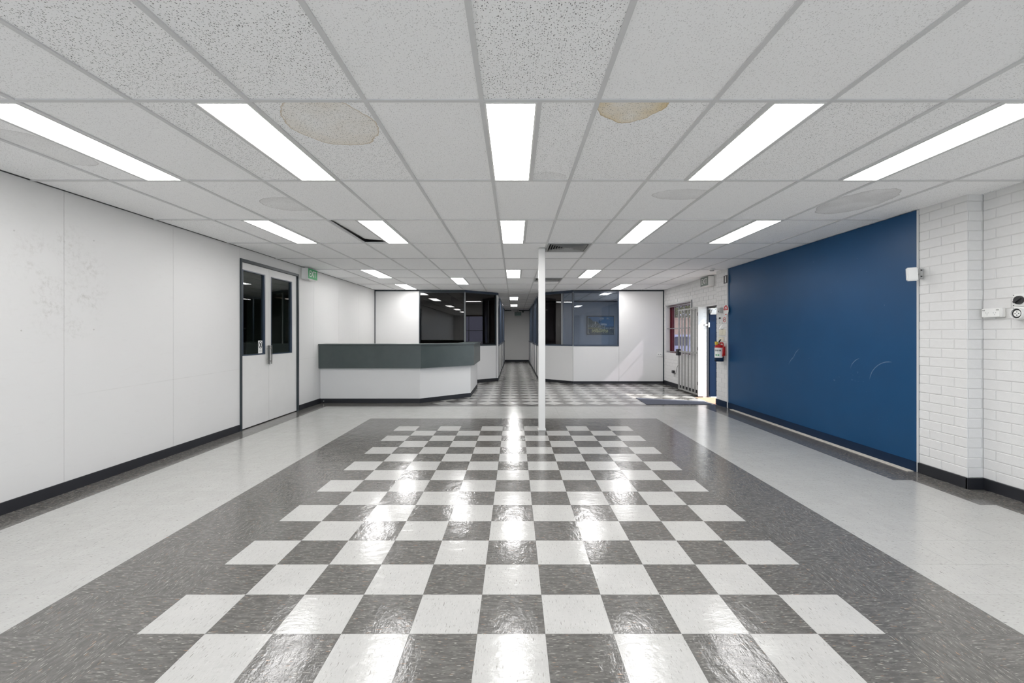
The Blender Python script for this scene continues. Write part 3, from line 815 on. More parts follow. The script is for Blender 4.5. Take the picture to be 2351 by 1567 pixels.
we = struct(box('wall_corridor_end', 'wallwhite', LX-.1, RX+.1, YEND, YEND+.1, -.05, CH+.12))
struct(box('baseboard_corridor_end', 'black', LX+.01, RX-.01, YEND-.012, YEND-.001, 0, .10))
struct(MB().box(LX+.01, -.15, YEND-.02, YEND-.001, CH-.05, CH-.004).box(.22, RX-.01, YEND-.02, YEND-.001, CH-.05, CH-.004).build('trim_1', 'frame'))
# offices behind the glass
struct(MB().box(-3.80, LX-.08, 16.3, 16.4, -.05, CH+.12).box(-3.90, -3.80, BY+.09, 16.3, -.05, CH+.12).build('wall_office_left', 'officebrown'))
struct(MB().prism([(-3.8, BY+.085), (BX0-.04, BY+.085), (LX-.1, LY+.06), (LX-.1, 16.3), (-3.8, 16.3)], -.06, 0.0).build('floor_office_left', 'carpet'))
struct(box('wall_office_left_partition', 'officedark', -2.05, -1.97, 14.6, 16.29, 0, CH))
struct(MB().box(RX+.09, XR+.006, 16.1, 16.2, -.05, CH+.12).build('wall_office_right', 'officeblue'))
struct(MB().prism([(BX1+.04, BY+.085), (XR, BY+.085), (XR, 16.1), (RX+.1, 16.1), (RX+.1, RY+.06)], -.06, 0.0).build('floor_office_right', 'carpet'))
struct(MB().box(RX+.09, RX+1.0, 16.09, 16.1, CH-.07, CH).box(RX+1.0, XR, 16.085, 16.1, CH-.05, CH-.005).box(3.38, 3.385, 16.09, 16.1, 0, CH-.05).build('trim_2', 'frameblue'))
struct(MB().box(-3.80, LX-.08, 22.5, 22.6, -.05, CH+.12).box(LX-1.3, LX-1.2, 16.4, 22.5, -.05, CH+.12).box(RX+1.2, RX+1.3, 16.2, 22.5, -.05, CH+.12).box(RX+.1, XR, 22.5, 22.6, -.05, CH+.12).build('wall_rooms_far', 'officedark'))
# desk in the left office
dk = thing('office_desk', 'dark desk against the wall inside the left glazed office', 'desk', (-2.9, 15.9, 0))
box('desk_top', 'dark', -3.75, -2.1, 15.6, 16.28, .98, 1.02, dk); box('desk_side', 'dark', -3.75, -3.71, 15.62, 16.27, 0, .98, dk); box('desk_side', 'dark', -2.15, -2.11, 15.62, 16.27, 0, .98, dk); box('desk_back', 'dark', -3.7, -2.16, 16.24, 16.27, .2, .98, dk)

# painting on the office wall
pt = thing('framed_painting', 'framed landscape painting of blue sky, dark hills and yellow flowers inside the right office', 'painting', (3.08, 16.06, 1.34))
PX0, PX1, PZ0, PZ1 = 2.585, 3.575, 1.335, 2.01
PYF = 16.055
MB().box(PX0, PX1, PYF, PYF+.03, PZ0, PZ0+.03).box(PX0, PX1, PYF, PYF+.03, PZ1-.03, PZ1).box(PX0, PX0+.03, PYF, PYF+.03, PZ0+.03, PZ1-.03).box(PX1-.03, PX1, PYF, PYF+.03, PZ0+.03, PZ1-.03).build('picture_frame', 'dark', pt)
MB().box(PX0+.03, PX0+.05, PYF+.004, PYF+.03, PZ0+.03, PZ1-.03).build('inner_slip', 'cream', pt)
MB().box(PX1-.015, PX1, PYF-.002, PYF, PZ0, PZ1).build('inner_slip', 'cream', pt)
def canvas():
    gx, gz = 54, 36; V = []; Fq = []; cols = []
    ax0, ax1, az0, az1 = PX0+.05, PX1-.03, PZ0+.03, PZ1-.03
    for j in range(gz+1):
        for i in range(gx+1): V.append((ax0+(ax1-ax0)*i/gx, PYF+.012, az0+(az1-az0)*j/gz))
    for j in range(gz):
        for i in range(gx):
            Fq.append((j*(gx+1)+i, j*(gx+1)+i+1, (j+1)*(gx+1)+i+1, (j+1)*(gx+1)+i))
            u, v = (i+.5)/gx, (j+.5)/gz
            q = R.random()
            hill = .92-.75*u+.04*math.sin(u*23)
            if v < .30:
                c = (.035, .04, .045)
                if abs(v-.17) < .10 and .15 < u < .78 and q < .62: c = (.75, .68, .28)
                elif q < .15: c = (.30, .30, .22)
            elif v < .36: c = (.30, .27, .08) if u < .45 else ((.55, .55, .45) if q < .5 else (.10, .18, .22))
            elif v < hill:
                c = (.03, .055, .045)
                if v < .58 and q < .28: c = (.42, .43, .40)
                if abs(u-.28) < .025 and .55 < v < .78: c = (.62, .62, .60)
            else:
                c = (.03+.05*q, .16+.05*q, .34+.1*q)
                if .50 < v < .62 and .5 < u < .72 and q < .8: c = (.62, .66, .68)
                if .84 < v < .95 and ((.42 < u < .62) or (.70 < u < .84)) and q < .5: c = (.45, .55, .62)
                if v < .45: c = (.02, .07, .16)
            cols.append(c)
    me = bpy.data.meshes.new('canvas'); off = wloc(pt)
    me.from_pydata([Vector(p)-off for p in V], [], Fq); me.update()
    ca = me.color_attributes.new('paint', 'FLOAT_COLOR', 'CORNER')
    for p in me.polygons:
        for li in p.loop_indices: ca.data[li].color = (*cols[p.index], 1)
    n = N('painted_canvas'); a = n.add('ShaderNodeAttribute', attribute_name='paint'); n.set(Base_Color=a.outputs['Color'], Roughness=0.5)
    me.materials.append(n.m)
    o = bpy.data.objects.new('canvas', me); C.objects.link(o); o.parent = pt
canvas()

# rear of the hall behind the viewpoint: unseen, shopfront glazing added to let daylight in
wrr = struct(MB().box(-3.97, -3.2, -3.9, -3.8, -.05, CH+.12).box(3.2, OUT, -3.9, -3.8, -.05, CH+.12).box(-3.2, 3.2, -3.9, -3.8, -.05, .25).box(-3.2, 3.2, -3.9, -3.8, 2.4, CH+.12).build('wall_rear', 'wallwhite'))
wr_ = sroot('window_added_1', (0, -3.85, .25))
for x in (-3.2, -1.6, 0, 1.6, 3.17): box('window_frame', 'frame', x, x+.04, -3.88, -3.82, .25, 2.4, wr_)
for x in (-3.2, -1.6, 0, 1.6): box('pane', 'glassclear', x+.04, x+1.57 if x > 1 else x+1.6, -3.853, -3.847, .25, 2.4, wr_)

# ---------------------------------------------------------------- reception counter
def offset(pts, d):   # open polyline, offset to the right-hand side of travel
    out = []
    for i, p in enumerate(pts):
        ns = []
        for a, b in ((i-1, i), (i, i+1)):
            if a < 0 or b >= len(pts): continue
            u = Vector((pts[b][0]-pts[a][0], pts[b][1]-pts[a][1])).normalized(); ns.append(Vector((u.y, -u.x)))
        if len(ns) == 1: m_ = ns[0]*d
        else:
            m_ = (ns[0]+ns[1]).normalized(); m_ = m_*(d/m_.dot(ns[0]))
        out.append((p[0]+m_.x, p[1]+m_.y))
    return out
rc = thing('reception_counter', 'angled reception counter with white base and dark green laminate upper band', 'counter', (-2.4, 9.2, 0))
line = [(XL+.004, 8.83), (-1.85, 8.83), (-.945, 9.70), (-.945, 11.45)]
def band(o0, o1, z0, z1, seg, ext=0.0):
    a = offset(line, o0); b = offset(line, o1)
    p = [b[seg], b[seg+1], a[seg+1], a[seg]]
    return MB().prism(p, z0, z1)
for s_ in range(3):
    band(0, -.05, .088, .70, s_).build('base_panel', 'wallwhite', rc)
    band(.075, .0, .685, 1.128, s_).build('fascia', 'counter', rc)
    band(.006, -.05, 0.001, .088, s_).build('plinth', 'black', rc)
o0 = offset(line, .098); o1 = offset(line, -.30)
MB().prism(o0+o1[::-1], 1.130, 1.160).build('counter_top', 'counter', rc, bevel=.004)
o1 = offset(line, -.85); o0 = offset(line, -.06)
MB().prism(o0+o1[::-1], .70, .73).build('work_surface', 'wallwhite', rc)
box('end_panel', 'wallwhite', -1.79, -1.0, 11.40, 11.44, .0, .69, rc)
box('floor_bolt', 'steel', XL+.07, XL+.085, 8.80, 8.822, .03, .05, rc)

# ---------------------------------------------------------------- post
po = thing('steel_post', 'slim white square steel post standing in the middle of the hall', 'post', (.385, 6.34, 0))
box('post_shaft', 'postwhite', .338, .432, 6.295, 6.389, .001, CH-.005, po, bevel=.006)
box('base_collar', 'postwhite', .330, .440, 6.287, 6.397, .001, .022, po, bevel=.004)

# ---------------------------------------------------------------- exit signs
ex = thing('exit_sign', 'bright green exit sign box on the left wall beside the double doors', 'exit sign', (XL, 8.22, 2.33), 'exit signs')
box('sign_case', 'white', XL+.003, XL+.122, 8.04, 8.42, 2.34, 2.535, ex, bevel=.005)
box('sign_face', 'green', XL+.122, XL+.126, 8.05, 8.415, 2.347, 2.53, ex)
box('face_border', 'white', XL+.1215, XL+.1235, 8.042, 8.418, 2.342, 2.534, ex)
lettering('EXIT', .165, 'white', ex, (XL+.1265, 8.2325, 2.435), (0, 1, 0), (0, 0, 1), xs=.82)
box('test_button', 'grey', XL+.05, XL+.062, 8.2, 8.215, 2.332, 2.341, ex)
ex = thing('exit_sign', 'dull grey-green unlit exit sign box above the side doorway', 'exit sign', (XR, 9.37, 2.34), 'exit signs')
box('sign_case', 'white', XR-.122, XR-.004, 9.19, 9.58, 2.345, 2.54, ex, bevel=.005)
box('sign_face', 'exitdull', XR-.126, XR-.122, 9.20, 9.57, 2.352, 2.533, ex)
lettering('EXIT', .165, 'white', ex, (XR-.1265, 9.385, 2.442), (0, -1, 0), (0, 0, 1), xs=.82)
ex = thing('exit_sign', 'small dark green exit sign hanging at the far corridor end', 'exit sign', (.17, YEND-.4, 2.2), 'exit signs')
box('sign_case', 'grey', 0.0, .34, YEND-.42, YEND-.36, 2.25, 2.45, ex)
box('sign_face', 'exitfar', .015, .325, YEND-.425, YEND-.42, 2.265, 2.435, ex)
lettering('EXIT', .15, 'exitdull', ex, (.17, YEND-.4265, 2.35), (1, 0, 0), (0, 0, 1), xs=.8)
box('hanger', 'grey', .15, .19, YEND-.40, YEND-.38, 2.45, CH, ex)
sc = thing('security_camera', 'tiny dark dome camera under the corridor end ceiling', 'camera', (.42, YEND-.15, 2.42))
MB().tube([(.42, YEND-.15, CH-.002), (.42, YEND-.15, 2.50)], .02).build('camera_mount', 'dark', sc)
MB().tube([(.42, YEND-.10, 2.47), (.42, YEND-.26, 2.45)], .035).build('camera_body', 'dark', sc, True)
sd = thing('smoke_detector', 'round white smoke detector on the ceiling near the side doorway', 'smoke detector', (3.72, 8.05, CH-.05))
MB().tube([(3.64, 8.3, CH-.004), (3.64, 8.3, CH-.022)], .055, 16).build('detector_base', 'white', sd)
MB().tube([(3.64, 8.3, CH-.022), (3.64, 8.3, CH-.045)], [.045, .032], 16).build('detector_head', 'grey', sd)

# ---------------------------------------------------------------- side doorway, door, gate, grille, window
th = thing('door_threshold', 'sunlit salmon brick threshold in the side doorway', 'threshold', (4.1, 9.2, -.05))
for i in range(8):
    box('threshold_brick', 'paver', 3.865, 4.09, WD0+.01+i*.131, WD0+.01+i*.131+.122, -.055, -.012, th)
    box('threshold_brick', 'paver', 4.098, 4.32, WD0+.01+i*.131, WD0+.01+i*.131+.122, -.058, -.014, th)
struct(box('trim_3', 'concrete', 3.862, 4.33, WD0-.006, WD1+.006, -.10, -.030))
d2 = sroot('door_2', (4.26, WD1-.03, 0))
MB().box(4.166, 4.20, WD1-.012, WD1+.01, -.02, DOZ-.008).box(4.165, 4.20, WD0+.002, WD1-.012, DOZ-.05, DOZ-.008).build('door_frame', 'dark', d2)
# leaf swung outward, standing square to the wall
LFY = WD1+.03
box('door_leaf', 'navy', 4.205, 5.11, LFY-.02, LFY+.02, .0, DOZ-.06, d2)
for i in range(6): box('leaf_rib', 'navy', 4.225+i*.15, 4.262+i*.15, LFY-.032, LFY-.02, .05, DOZ-.12, d2)
cl = box('door_closer', 'ventgrey', 4.215, 4.50, LFY-.085, LFY-.022, DOZ-.15, DOZ-.07, d2)
MB().tube([(4.36, LFY-.06, DOZ-.165), (4.20, LFY-.12, DOZ-.17), (4.17, LFY-.25, DOZ-.10)], .010).build('closer_arm', 'steel', d2)
MB().box(4.10, 4.17, WD1-.03, WD1-.004, 1.53, 1.57).box(4.17, 4.20, WD1-.06, WD1-.004, 1.50, 1.60).build('latch_bracket', 'steel', d2)

mt = tag(centre(MB().prism([(2.57, 9.52), (2.53, 8.63), (3.78, 8.63), (3.80, 9.02)], .0005, .009).build('door_mat', 'matgrey')), 'flat blue-grey entrance mat lying inside the side doorway', 'mat')

gt = thing('security_gate', 'silver barred security gate swung open flat against the white brick wall', 'gate', (3.985, 10.3, .02))
GX = 3.985; gys = [10.90, 10.71, 10.52, 10.32, 10.13, 9.94, 9.755]
for i, y in enumerate(gys):
    wdt = .018 if i in (0, 6) else .013
    box('gate_bar' if i not in (0, 6) else 'gate_stile', 'gate', GX-wdt, GX+wdt, y-wdt, y+wdt, .03, 1.94, gt)
for z in (.045, .94, 1.925): box('gate_rail', 'gate', GX-.014, GX+.014, 9.75, 10.90, z-.016, z+.016, gt)
box('hinge_post', 'postwhite', GX-.02, XR-.006, WD1-.03, WD1-.002, .01, 1.94, gt)
for z in (.25, 1.0, 1.75): box('hinge', 'dark', GX-.025, GX+.01, WD1-.012, WD1+.012, z, z+.07, gt)
lb = box('lock_case', 'dark', GX-.05, GX+.03, 10.86, 10.98, .84, .99, gt)
MB().tube([(GX-.06, 10.92, .92), (GX-.095, 10.92, .92), (GX-.095, 10.98, .92)], .012).build('lock_lever', 'steel', gt)
pl = thing('plug_adaptor', 'small black plug adaptor low on the brick wall behind the gate', 'plug', (XR-.02, 11.5, .36))
box('adaptor_body', 'dark', XR-.055, XR-.004, 11.44, 11.54, .355, .43, pl, bevel=.006)
MB().tube([(XR-.03, 11.44, .38), (XR-.03, 11.38, .34), (XR-.03, 11.30, .36), (XR-.03, 11.22, .52), (XR-.04, 11.10, .60), (XR-.05, 11.02, .78), (XR-.05, 11.0, .835)], .005, 6).build('cable', 'dark', pl, True)

gr = thing('window_grille', 'grey steel bar grille over the side window', 'grille', (XR-.02, 11.3, .8))
for y, z0, z1 in ((10.34, .82, 2.14), (10.92, .87, 2.09), (11.27, .87, 2.09)):
    box('grille_bar', 'framegrey', XR-.026 if y < 10.4 else XR+.03, XR-.002 if y < 10.4 else XR+.048, y-.011, y+.011, z0, z1, gr)
box('grille_rail', 'framegrey', XR+.032, XR+.046, 10.45, 12.15, 1.49, 1.51, gr)
box('grille_rail', 'framegrey', XR+.032, XR+.046, 10.45, 12.15, .885, .905, gr)
box('grille_rail', 'framegrey', XR+.032, XR+.046, 10.45, 12.15, 2.06, 2.08, gr)

wn = sroot('window_6', (4.22, 11.3, WZ0))
e = .055
MB().box(4.19, 4.30, WW1-.005-.045, WW1-.005, WZ0+.004, WZ1-.004).box(4.19, 4.30, WW0+.005, WW0+.05, WZ0+.004, WZ1-.004).box(4.19, 4.30, WW0+.05, WW1-.05, WZ0+.004, WZ0+.045).box(4.19, 4.30, WW0+.05, WW1-.05, WZ1-.05, WZ1-.004).build('window_frame', 'maroon', wn)
box('sash_stile', 'maroon', 4.215, 4.255, WW1-.15, WW1-.05, WZ0+.045, WZ1-.05, wn)
box('pane', 'glassdimmed', 4.232, 4.238, WW0+.05, WW1-.15, WZ0+.045, WZ1-.05, wn)
wn = sroot('window_unseen_7', (4.22, 14.4, .9))  # unseen office window, put in for its bluish daylight
MB().box(4.2, 4.26, 13.4, 13.45, .9, 2.1).box(4.2, 4.26, 15.35, 15.4, .9, 2.1).box(4.2, 4.26, 13.45, 15.35, .9, .95).box(4.2, 4.26, 13.45, 15.35, 2.05, 2.1).build('window_frame', 'maroon', wn)
box('pane', 'glassclear', 4.227, 4.233, 13.45, 15.35, .95, 2.05, wn)

# ---------------------------------------------------------------- small things on the far pier
FX = PB-.0005
def disc(b, x, cy, cz, r0, th, a0=0, a1=360, seg=24, close=True):
    pts = [(cy+r0*math.cos(math.radians(a0+(a1-a0)*i/seg)), cz+r0*math.sin(math.radians(a0+(a1-a0)*i/seg))) for i in range(seg+(0 if a1-a0 >= 360 else 1))]
    k = len(pts)
    return b.raw([(x, p, q) for p, q in pts]+[(x-th, p, q) for p, q in pts], [tuple(range(k)), tuple(range(k, 2*k))[::-1]]+[(i, (i+1) % k, k+(i+1) % k, k+i) for i in range(k)])
s1 = thing('extinguisher_sign', 'small black sign with a white upright bar high on the far brick pier', 'sign', (FX, 8.30, 2.28))
box('sign_plate', 'dark', FX-.004, FX-.001, 8.225, 8.375, 2.285, 2.43, s1)
box('white_bar', 'white', FX-.0055, FX-.004, 8.285, 8.318, 2.30, 2.415, s1)
s2 = thing('round_sign', 'round red and white warning sign on the brick pier beside the doorway', 'sign', (FX, 8.285, 1.69))
disc(MB(), FX-.001, 8.285, 1.792, .102, .003).build('sign_disc', 'white', s2)
disc(MB(), FX-.004, 8.285, 1.792, .088, .001, 0, 180).build('red_half', 'signred', s2)
for z, a in ((1.842, .035), (1.815, .05)): box('text_line', 'white', FX-.0062, FX-.005, 8.285-a, 8.285+a, z-.007, z+.007, s2)
disc(MB(), FX-.004, 8.285, 1.792, .088, .001, 235, 305).build('red_foot', 'signred', s2)
s3 = thing('symbol_sign', 'small white square sign with a red ring under the round sign', 'sign', (FX, 8.34, 1.55))
box('sign_plate', 'white', FX-.004, FX-.001, 8.275, 8.40, 1.555, 1.675, s3)
MB().tube([(FX-.005, 8.338+.045*math.cos(2*math.pi*i/20), 1.618+.045*math.sin(2*math.pi*i/20)) for i in range(21)], .006, 5, False).build('red_ring', 'signred', s3)
MB().tube([(FX-.005, 8.36, 1.60), (FX-.005, 8.32, 1.635)], .006, 5).build('black_mark', 'dark', s3)
s4 = thing('alarm_box', 'small grey alarm box on the brick pier left of the round sign', 'alarm box', (FX, 8.45, 1.74))
box('box_case', 'grey', FX-.05, FX-.001, 8.40, 8.50, 1.745, 1.845, s4, bevel=.005)
box('box_window', 'dark', FX-.053, FX-.05, 8.47, 8.495, 1.765, 1.79, s4)
s5 = thing('door_keypad', 'slim keypad with dark display on the brick pier beside the doorway', 'keypad', (FX, 8.50, 1.52))
box('keypad_case', 'white', FX-.018, FX-.001, 8.455, 8.545, 1.52, 1.675, s5, bevel=.003)
box('display', 'dark', FX-.0195, FX-.018, 8.465, 8.535, 1.632, 1.668, s5)
for i in range(3): box('key_row', 'grey', FX-.0195, FX-.018, 8.475, 8.525, 1.54+i*.026, 1.553+i*.026, s5)
s6 = thing('leaflet_holder', 'little white leaflet tilting off the brick pier above the cream switch plate', 'leaflet', (FX, 8.44, 1.445))
MB().raw([(FX-.001, 8.40, 1.45), (FX-.001, 8.47, 1.45), (FX-.001, 8.47, 1.53), (FX-.001, 8.40, 1.53), (FX-.05, 8.42, 1.445), (FX-.05, 8.48, 1.445), (FX-.006, 8.47, 1.53), (FX-.006, 8.40, 1.53)], [(0, 1, 2, 3), (4, 5, 6, 7), (0, 1, 5, 4), (1, 2, 6, 5), (2, 3, 7, 6), (3, 0, 4, 7)]).build('leaflet', 'white', s6)
for y0, y1, z0, z1, lab in ((8.30, 8.55, 1.325, 1.437, 'cream double switch plate on the brick pier above the fire extinguisher'), (8.37, 8.57, 1.215, 1.295, 'lower cream blank plate just above the fire extinguisher')):
    t = thing('switch_plate', lab, 'switch', (FX, (y0+y1)/2, z0), 'cream plates on the pier')
    box('plate', 'cream', FX-.012, FX-.001, y0, y1, z0, z1, t, bevel=.003)
    box('rocker', 'cream', FX-.017, FX-.012, (y0+y1)/2-.03, (y0+y1)/2+.03, z0+.03, z1-.03, t)
fe = thing('fire_extinguisher', 'red fire extinguisher with white label and navy base hung on the brick pier', 'fire extinguisher', (3.79, 8.335, .84))
ec = (3.79, 8.335)
def col(z0, z1, r0, r1, m_, nm, seg=20): return MB().tube([(ec[0], ec[1], z0), (ec[0], ec[1], z1)], [r0, r1], seg).build(nm, m_, fe, True)
col(.845, .93, .078, .078, 'navyskirt', 'base_band'); col(.93, 1.115, .078, .078, 'red', 'cylinder_body')
MB().tube([(ec[0], ec[1], z) for z in (1.115, 1.135, 1.15, 1.165)], [.078, .070, .05, .025], 20).build('shoulder', 'red', fe, True)
def wrap(z0, z1, a0, a1, rr, m_, nm):
    V = []; k = 14
    for i in range(k+1):
        a = math.radians(a0+(a1-a0)*i/k)
        for z in (z0, z1): V.append((ec[0]+rr*math.cos(a), ec[1]+rr*math.sin(a), z))
    MB().raw(V, [(2*i, 2*i+2, 2*i+3, 2*i+1) for i in range(k)]).build(nm, m_, fe, True)
wrap(.915, 1.10, 165, 290, .0795, 'white', 'label_sheet')
for i, a in enumerate((185, 205, 222, 240, 258)): wrap(1.035, 1.065, a, a+10, .0802, 'dark', 'label_lettering')
for i, a in enumerate((195, 225)): wrap(.955, .975, a, a+22, .0802, 'green', 'label_mark')
MB().tube([(ec[0], ec[1], 1.16), (ec[0], ec[1], 1.20)], .02, 10).build('valve', 'steel', fe, True)
MB().tube([(ec[0], ec[1]+.03, 1.19), (ec[0]-.01, ec[1]-.03, 1.215), (ec[0]-.02, ec[1]-.09, 1.245)], .011, 8).build('lever', 'dark', fe, True)
box('safety_tag', 'yellow', ec[0]-.06, ec[0]-.03, ec[1]-.02, ec[1]+.05, 1.15, 1.21, fe)
MB().tube([(ec[0], ec[1]-.03, 1.185), (ec[0]+.02, ec[1]-.10, 1.19), (ec[0]+.02, ec[1]-.12, 1.15), (ec[0]+.02, ec[1]-.115, 1.0), (ec[0]+.02, ec[1]-.10, .95)], .013, 8).build('hose', 'red', fe, True)
box('wall_bracket', 'red', ec[0]+.07, FX-.001, ec[1]-.02, ec[1]+.02, .95, 1.12, fe)

# ---------------------------------------------------------------- small things on the near right wall and the back wall
ps = thing('motion_sensor', 'white motion sensor on a bracket at the edge of the blue panel', 'sensor', (3.83, 4.34, 1.86))
sb = MB().obox((3.825, 4.33, 1.855), Vector((.86, -.5, 0)), Vector((.5, .86, 0)), Vector((0, .06, 1)).normalized(), -.042, .042, -.025, .025, 0, .128).build('sensor_case', 'white', ps, bevel=.008)
MB().tube([(3.845, 4.345, 1.92), (3.885, 4.345, 1.925), (3.91, 4.35, 1.93)], .014).build('swivel_arm', 'grey', ps, True)
box('wall_clip', 'grey', 3.90, PF-.003, 4.33, 4.362, 1.875, 1.975, ps, bevel=.003)
for z in (1.893, 1.952): box('clip_screw', 'dark', 3.905, 3.92, 4.327, 4.331, z, z+.012, ps)

so = thing('power_outlet', 'white double power point on the near brick wall beside the pier', 'power outlet', (XR-.03, 3.82, 1.48))
oy0, oy1, oz0, oz1 = 3.735, 3.892, 1.485, 1.562; oxf = XR-.045
box('mount_block', 'white', oxf+.008, XR-.002, oy0, oy1, oz0, oz1, so, bevel=.004)
box('face_plate', 'white', oxf, oxf+.009, oy0+.012, oy1-.002, oz0+.003, oz1-.003, so, bevel=.002)
for cy in (3.785, 3.845):
    for dy, dz, ang in ((-.009, .004, .5), (.009, .004, -.5), (0, -.012, 0)):
        MB().obox((oxf-.0006, cy+dy, (oz0+oz1)/2-.004+dz), Vector((0, math.cos(ang), math.sin(ang))), Vector((1, 0, 0)), Vector((0, -math.sin(ang), math.cos(ang))), -.0015, .0015, 0, .001, -.005, .005).build('socket_slot', 'grey', so)
for cy in (3.762, 3.872): box('rocker', 'grey', oxf-.003, oxf, cy-.009, cy+.009, oz1-.021, oz1-.011, so)

ip = thing('industrial_outlet', 'grey industrial switched socket with black dial at the right picture edge', 'power outlet', (XR-.03, 3.63, 1.46))
iy = 3.588; ixf = XR-.055
for z0, z1 in ((1.564, 1.665), (1.458, 1.560)):
    box('module_case', 'grey' if False else 'white', ixf, XR-.002, iy-.052, iy+.052, z0, z1, ip, bevel=.006)
    for dy in (-.043, .043):
        for zz in (z0+.01, z1-.01): MB().tube([(ixf+.002, iy+dy, zz), (ixf-.0015, iy+dy, zz)], .004, 8).build('case_screw', 'dark', ip)
MB().tube([(ixf, iy, 1.614), (ixf-.018, iy, 1.614)], [.034, .032], 24).build('switch_dial', 'dark', ip)
MB().obox((ixf-.018, iy, 1.614), Vector((0, .8, -.6)), Vector((-1, 0, 0)), Vector((0, .6, .8)), -.030, .030, 0, .010, -.008, .008).build('dial_grip', 'dark', ip)
def annulus(x0, x1, cy, cz, ra, rb, seg=24):
    V = []; Fq = []
    for i in range(seg):
        a = 2*math.pi*i/seg
        for x, r_ in ((x0, ra), (x1, ra), (x1, rb), (x0, rb)): V.append((x, cy+r_*math.cos(a), cz+r_*math.sin(a)))
    for i in range(seg):
        j = (i+1) % seg
        for k in range(4): Fq.append((4*i+k, 4*i+(k+1) % 4, 4*j+(k+1) % 4, 4*j+k))
    return MB().raw(V, Fq)
annulus(ixf, ixf-.03, iy, 1.507, .045, .040).build('socket_ring', 'white', ip)
annulus(ixf, ixf-.018, iy, 1.507, .038, .026).build('socket_well', 'dark', ip)
MB().tube([(ixf+.001, iy, 1.507), (ixf-.022, iy, 1.507)], .026, 20).build('socket_core', 'white', ip)
for dy, dz in ((.013, 0), (-.013, 0), (0, .013), (0, -.013)): MB().tube([(ixf-.021, iy+dy, 1.507+dz), (ixf-.0228, iy+dy, 1.507+dz)], .004, 8).build('pin_hole', 'dark', ip)

bo = thing('power_outlet', 'small white power point low on the right back wall panel', 'power outlet', (3.955, BY-.01, .76))
box('face_plate', 'white', 3.885, 4.02, BY-.022, BY-.001, .755, .85, bo, bevel=.003)
for x in (3.925, 3.98): box('socket_face', 'grey', x-.012, x+.012, BY-.0235, BY-.022, .79, .815, bo)

# ---------------------------------------------------------------- outside
struct(box('ground', 'concrete', -60, 80, -50, 90, -.35, -.10))
fn = thing('boundary_fence', 'beige steel fence beyond the car outside the side window', 'fence', (12, 27, -.1))
for i in range(14):
    box('fence_panel', 'fence', 4.6+i*1.2, 5.78+i*1.2, 27.0, 27.04, -.1, 2.30, fn)
    box('fence_post', 'fence', 4.57+i*1.2, 4.63+i*1.2, 26.96, 27.08, -.1, 2.34, fn)
box('fence_cap', 'fence', 4.6, 21.4, 26.97, 27.07, 2.30, 2.36, fn)
def tree(x, y, h_, rr, lab):
    t = thing('tree', lab, 'tree', (x, y, -.1), 'trees beyond the fence')
    MB().tube([(x, y, -.1), (x+.1, y, h_*.35), (x-.05, y+.1, h_*.7)], [.16, .12, .06], 8).build('trunk', 'bark', t, True)
    b = MB(); rg = random.Random(int(x*10))
    for i in range(1400):
        d = Vector((rg.gauss(0, 1), rg.gauss(0, 1), rg.gauss(0, 1))).normalized()*(rg.random()**.4)
        p = Vector((x, y, h_*.72))+Vector((d.x*rr, d.y*rr, d.z*rr*.75))*(1+.25*math.sin(5*d.x+3*d.z))
        a = Vector((rg.gauss(0, 1), rg.gauss(0, 1), rg.gauss(0, 1))).normalized(); c = a.cross(Vector((.3, .2, 1))).normalized(); s_ = rg.uniform(.07, .14)
        b.raw([p-a*s_, p+c*s_*.6, p+a*s_, p-c*s_*.6], [(0, 1, 2, 3)])
    o = b.build('foliage', 'leaf', t); o['kind'] = 'stuff'
tree(10.6, 29.5, 3.7, 1.5, 'bushy olive tree left of centre above the beige fence outside')
tree(14.6, 31.5, 3.4, 1.4, 'bushy olive tree seen between the gate bars above the beige fence')
car = thing('parked_car', 'pale silver-blue car parked outside the side window', 'car', (7.3, 20.6, -.1))
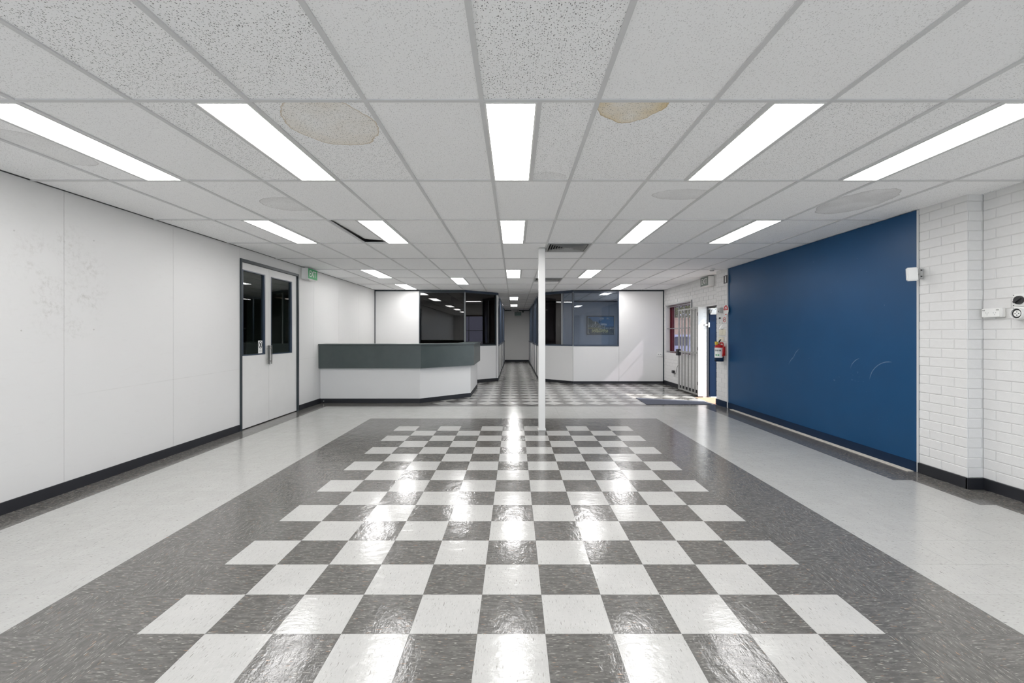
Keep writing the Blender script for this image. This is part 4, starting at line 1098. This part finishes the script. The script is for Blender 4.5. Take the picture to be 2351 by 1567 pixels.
def carpart(name, m_, poly, y0, y1, inset=0.0):
    # side outline in (x,z), extruded along y with the upper edge drawn in
    zmax = max(z for x, z in poly)
    k = len(poly); V = []
    for yy, sg in ((y0, 1), (y1, -1)):
        for x, z in poly: V.append((x, yy+sg*inset*max(0, (z-.75))/(zmax-.75+1e-6), z))
    Fq = [tuple(range(k)), tuple(range(k, 2*k))[::-1]]+[(i, (i+1) % k, k+(i+1) % k, k+i) for i in range(k)]
    return MB().raw(V, Fq).build(name, m_, car, bevel=.02)
cx = 5.2
carpart('car_body', 'carpaint', [(cx, .22), (cx-.02, .55), (cx+.1, .70), (cx+1.15, .84), (cx+3.9, .86), (cx+4.25, .78), (cx+4.3, .25)], 19.8, 21.5)
carpart('cabin', 'carpaint', [(cx+1.1, .84), (cx+1.85, 1.30), (cx+2.2, 1.35), (cx+3.3, 1.34), (cx+4.0, .86)], 19.84, 21.46, .16)
MB().raw([(cx+1.45, 19.86, .88), (cx+2.5, 19.86, .88), (cx+2.5, 19.96, 1.25), (cx+1.95, 19.96, 1.25), (cx+1.45, 19.84, .88), (cx+2.5, 19.84, .88), (cx+2.5, 19.94, 1.25), (cx+1.95, 19.94, 1.25)], [(0, 1, 2, 3), (4, 5, 6, 7), (0, 1, 5, 4), (1, 2, 6, 5), (2, 3, 7, 6), (3, 0, 4, 7)]).build('side_window', 'carglass', car)
MB().raw([(cx+2.58, 19.86, .88), (cx+3.75, 19.86, .88), (cx+3.3, 19.96, 1.25), (cx+2.58, 19.96, 1.25), (cx+2.58, 19.84, .88), (cx+3.75, 19.84, .88), (cx+3.3, 19.94, 1.25), (cx+2.58, 19.94, 1.25)], [(0, 1, 2, 3), (4, 5, 6, 7), (0, 1, 5, 4), (1, 2, 6, 5), (2, 3, 7, 6), (3, 0, 4, 7)]).build('side_window', 'carglass', car)
for x in (cx+.75, cx+3.45):
    for y in (19.78, 21.40):
        wh = MB().tube([(x, y, .20), (x, y+.16, .20)], .30, 20).build('wheel', 'rubber', car)
        MB().tube([(x, y-.008, .20), (x, y+.02, .20)], .18, 16).build('wheel_hub', 'steel', wh)
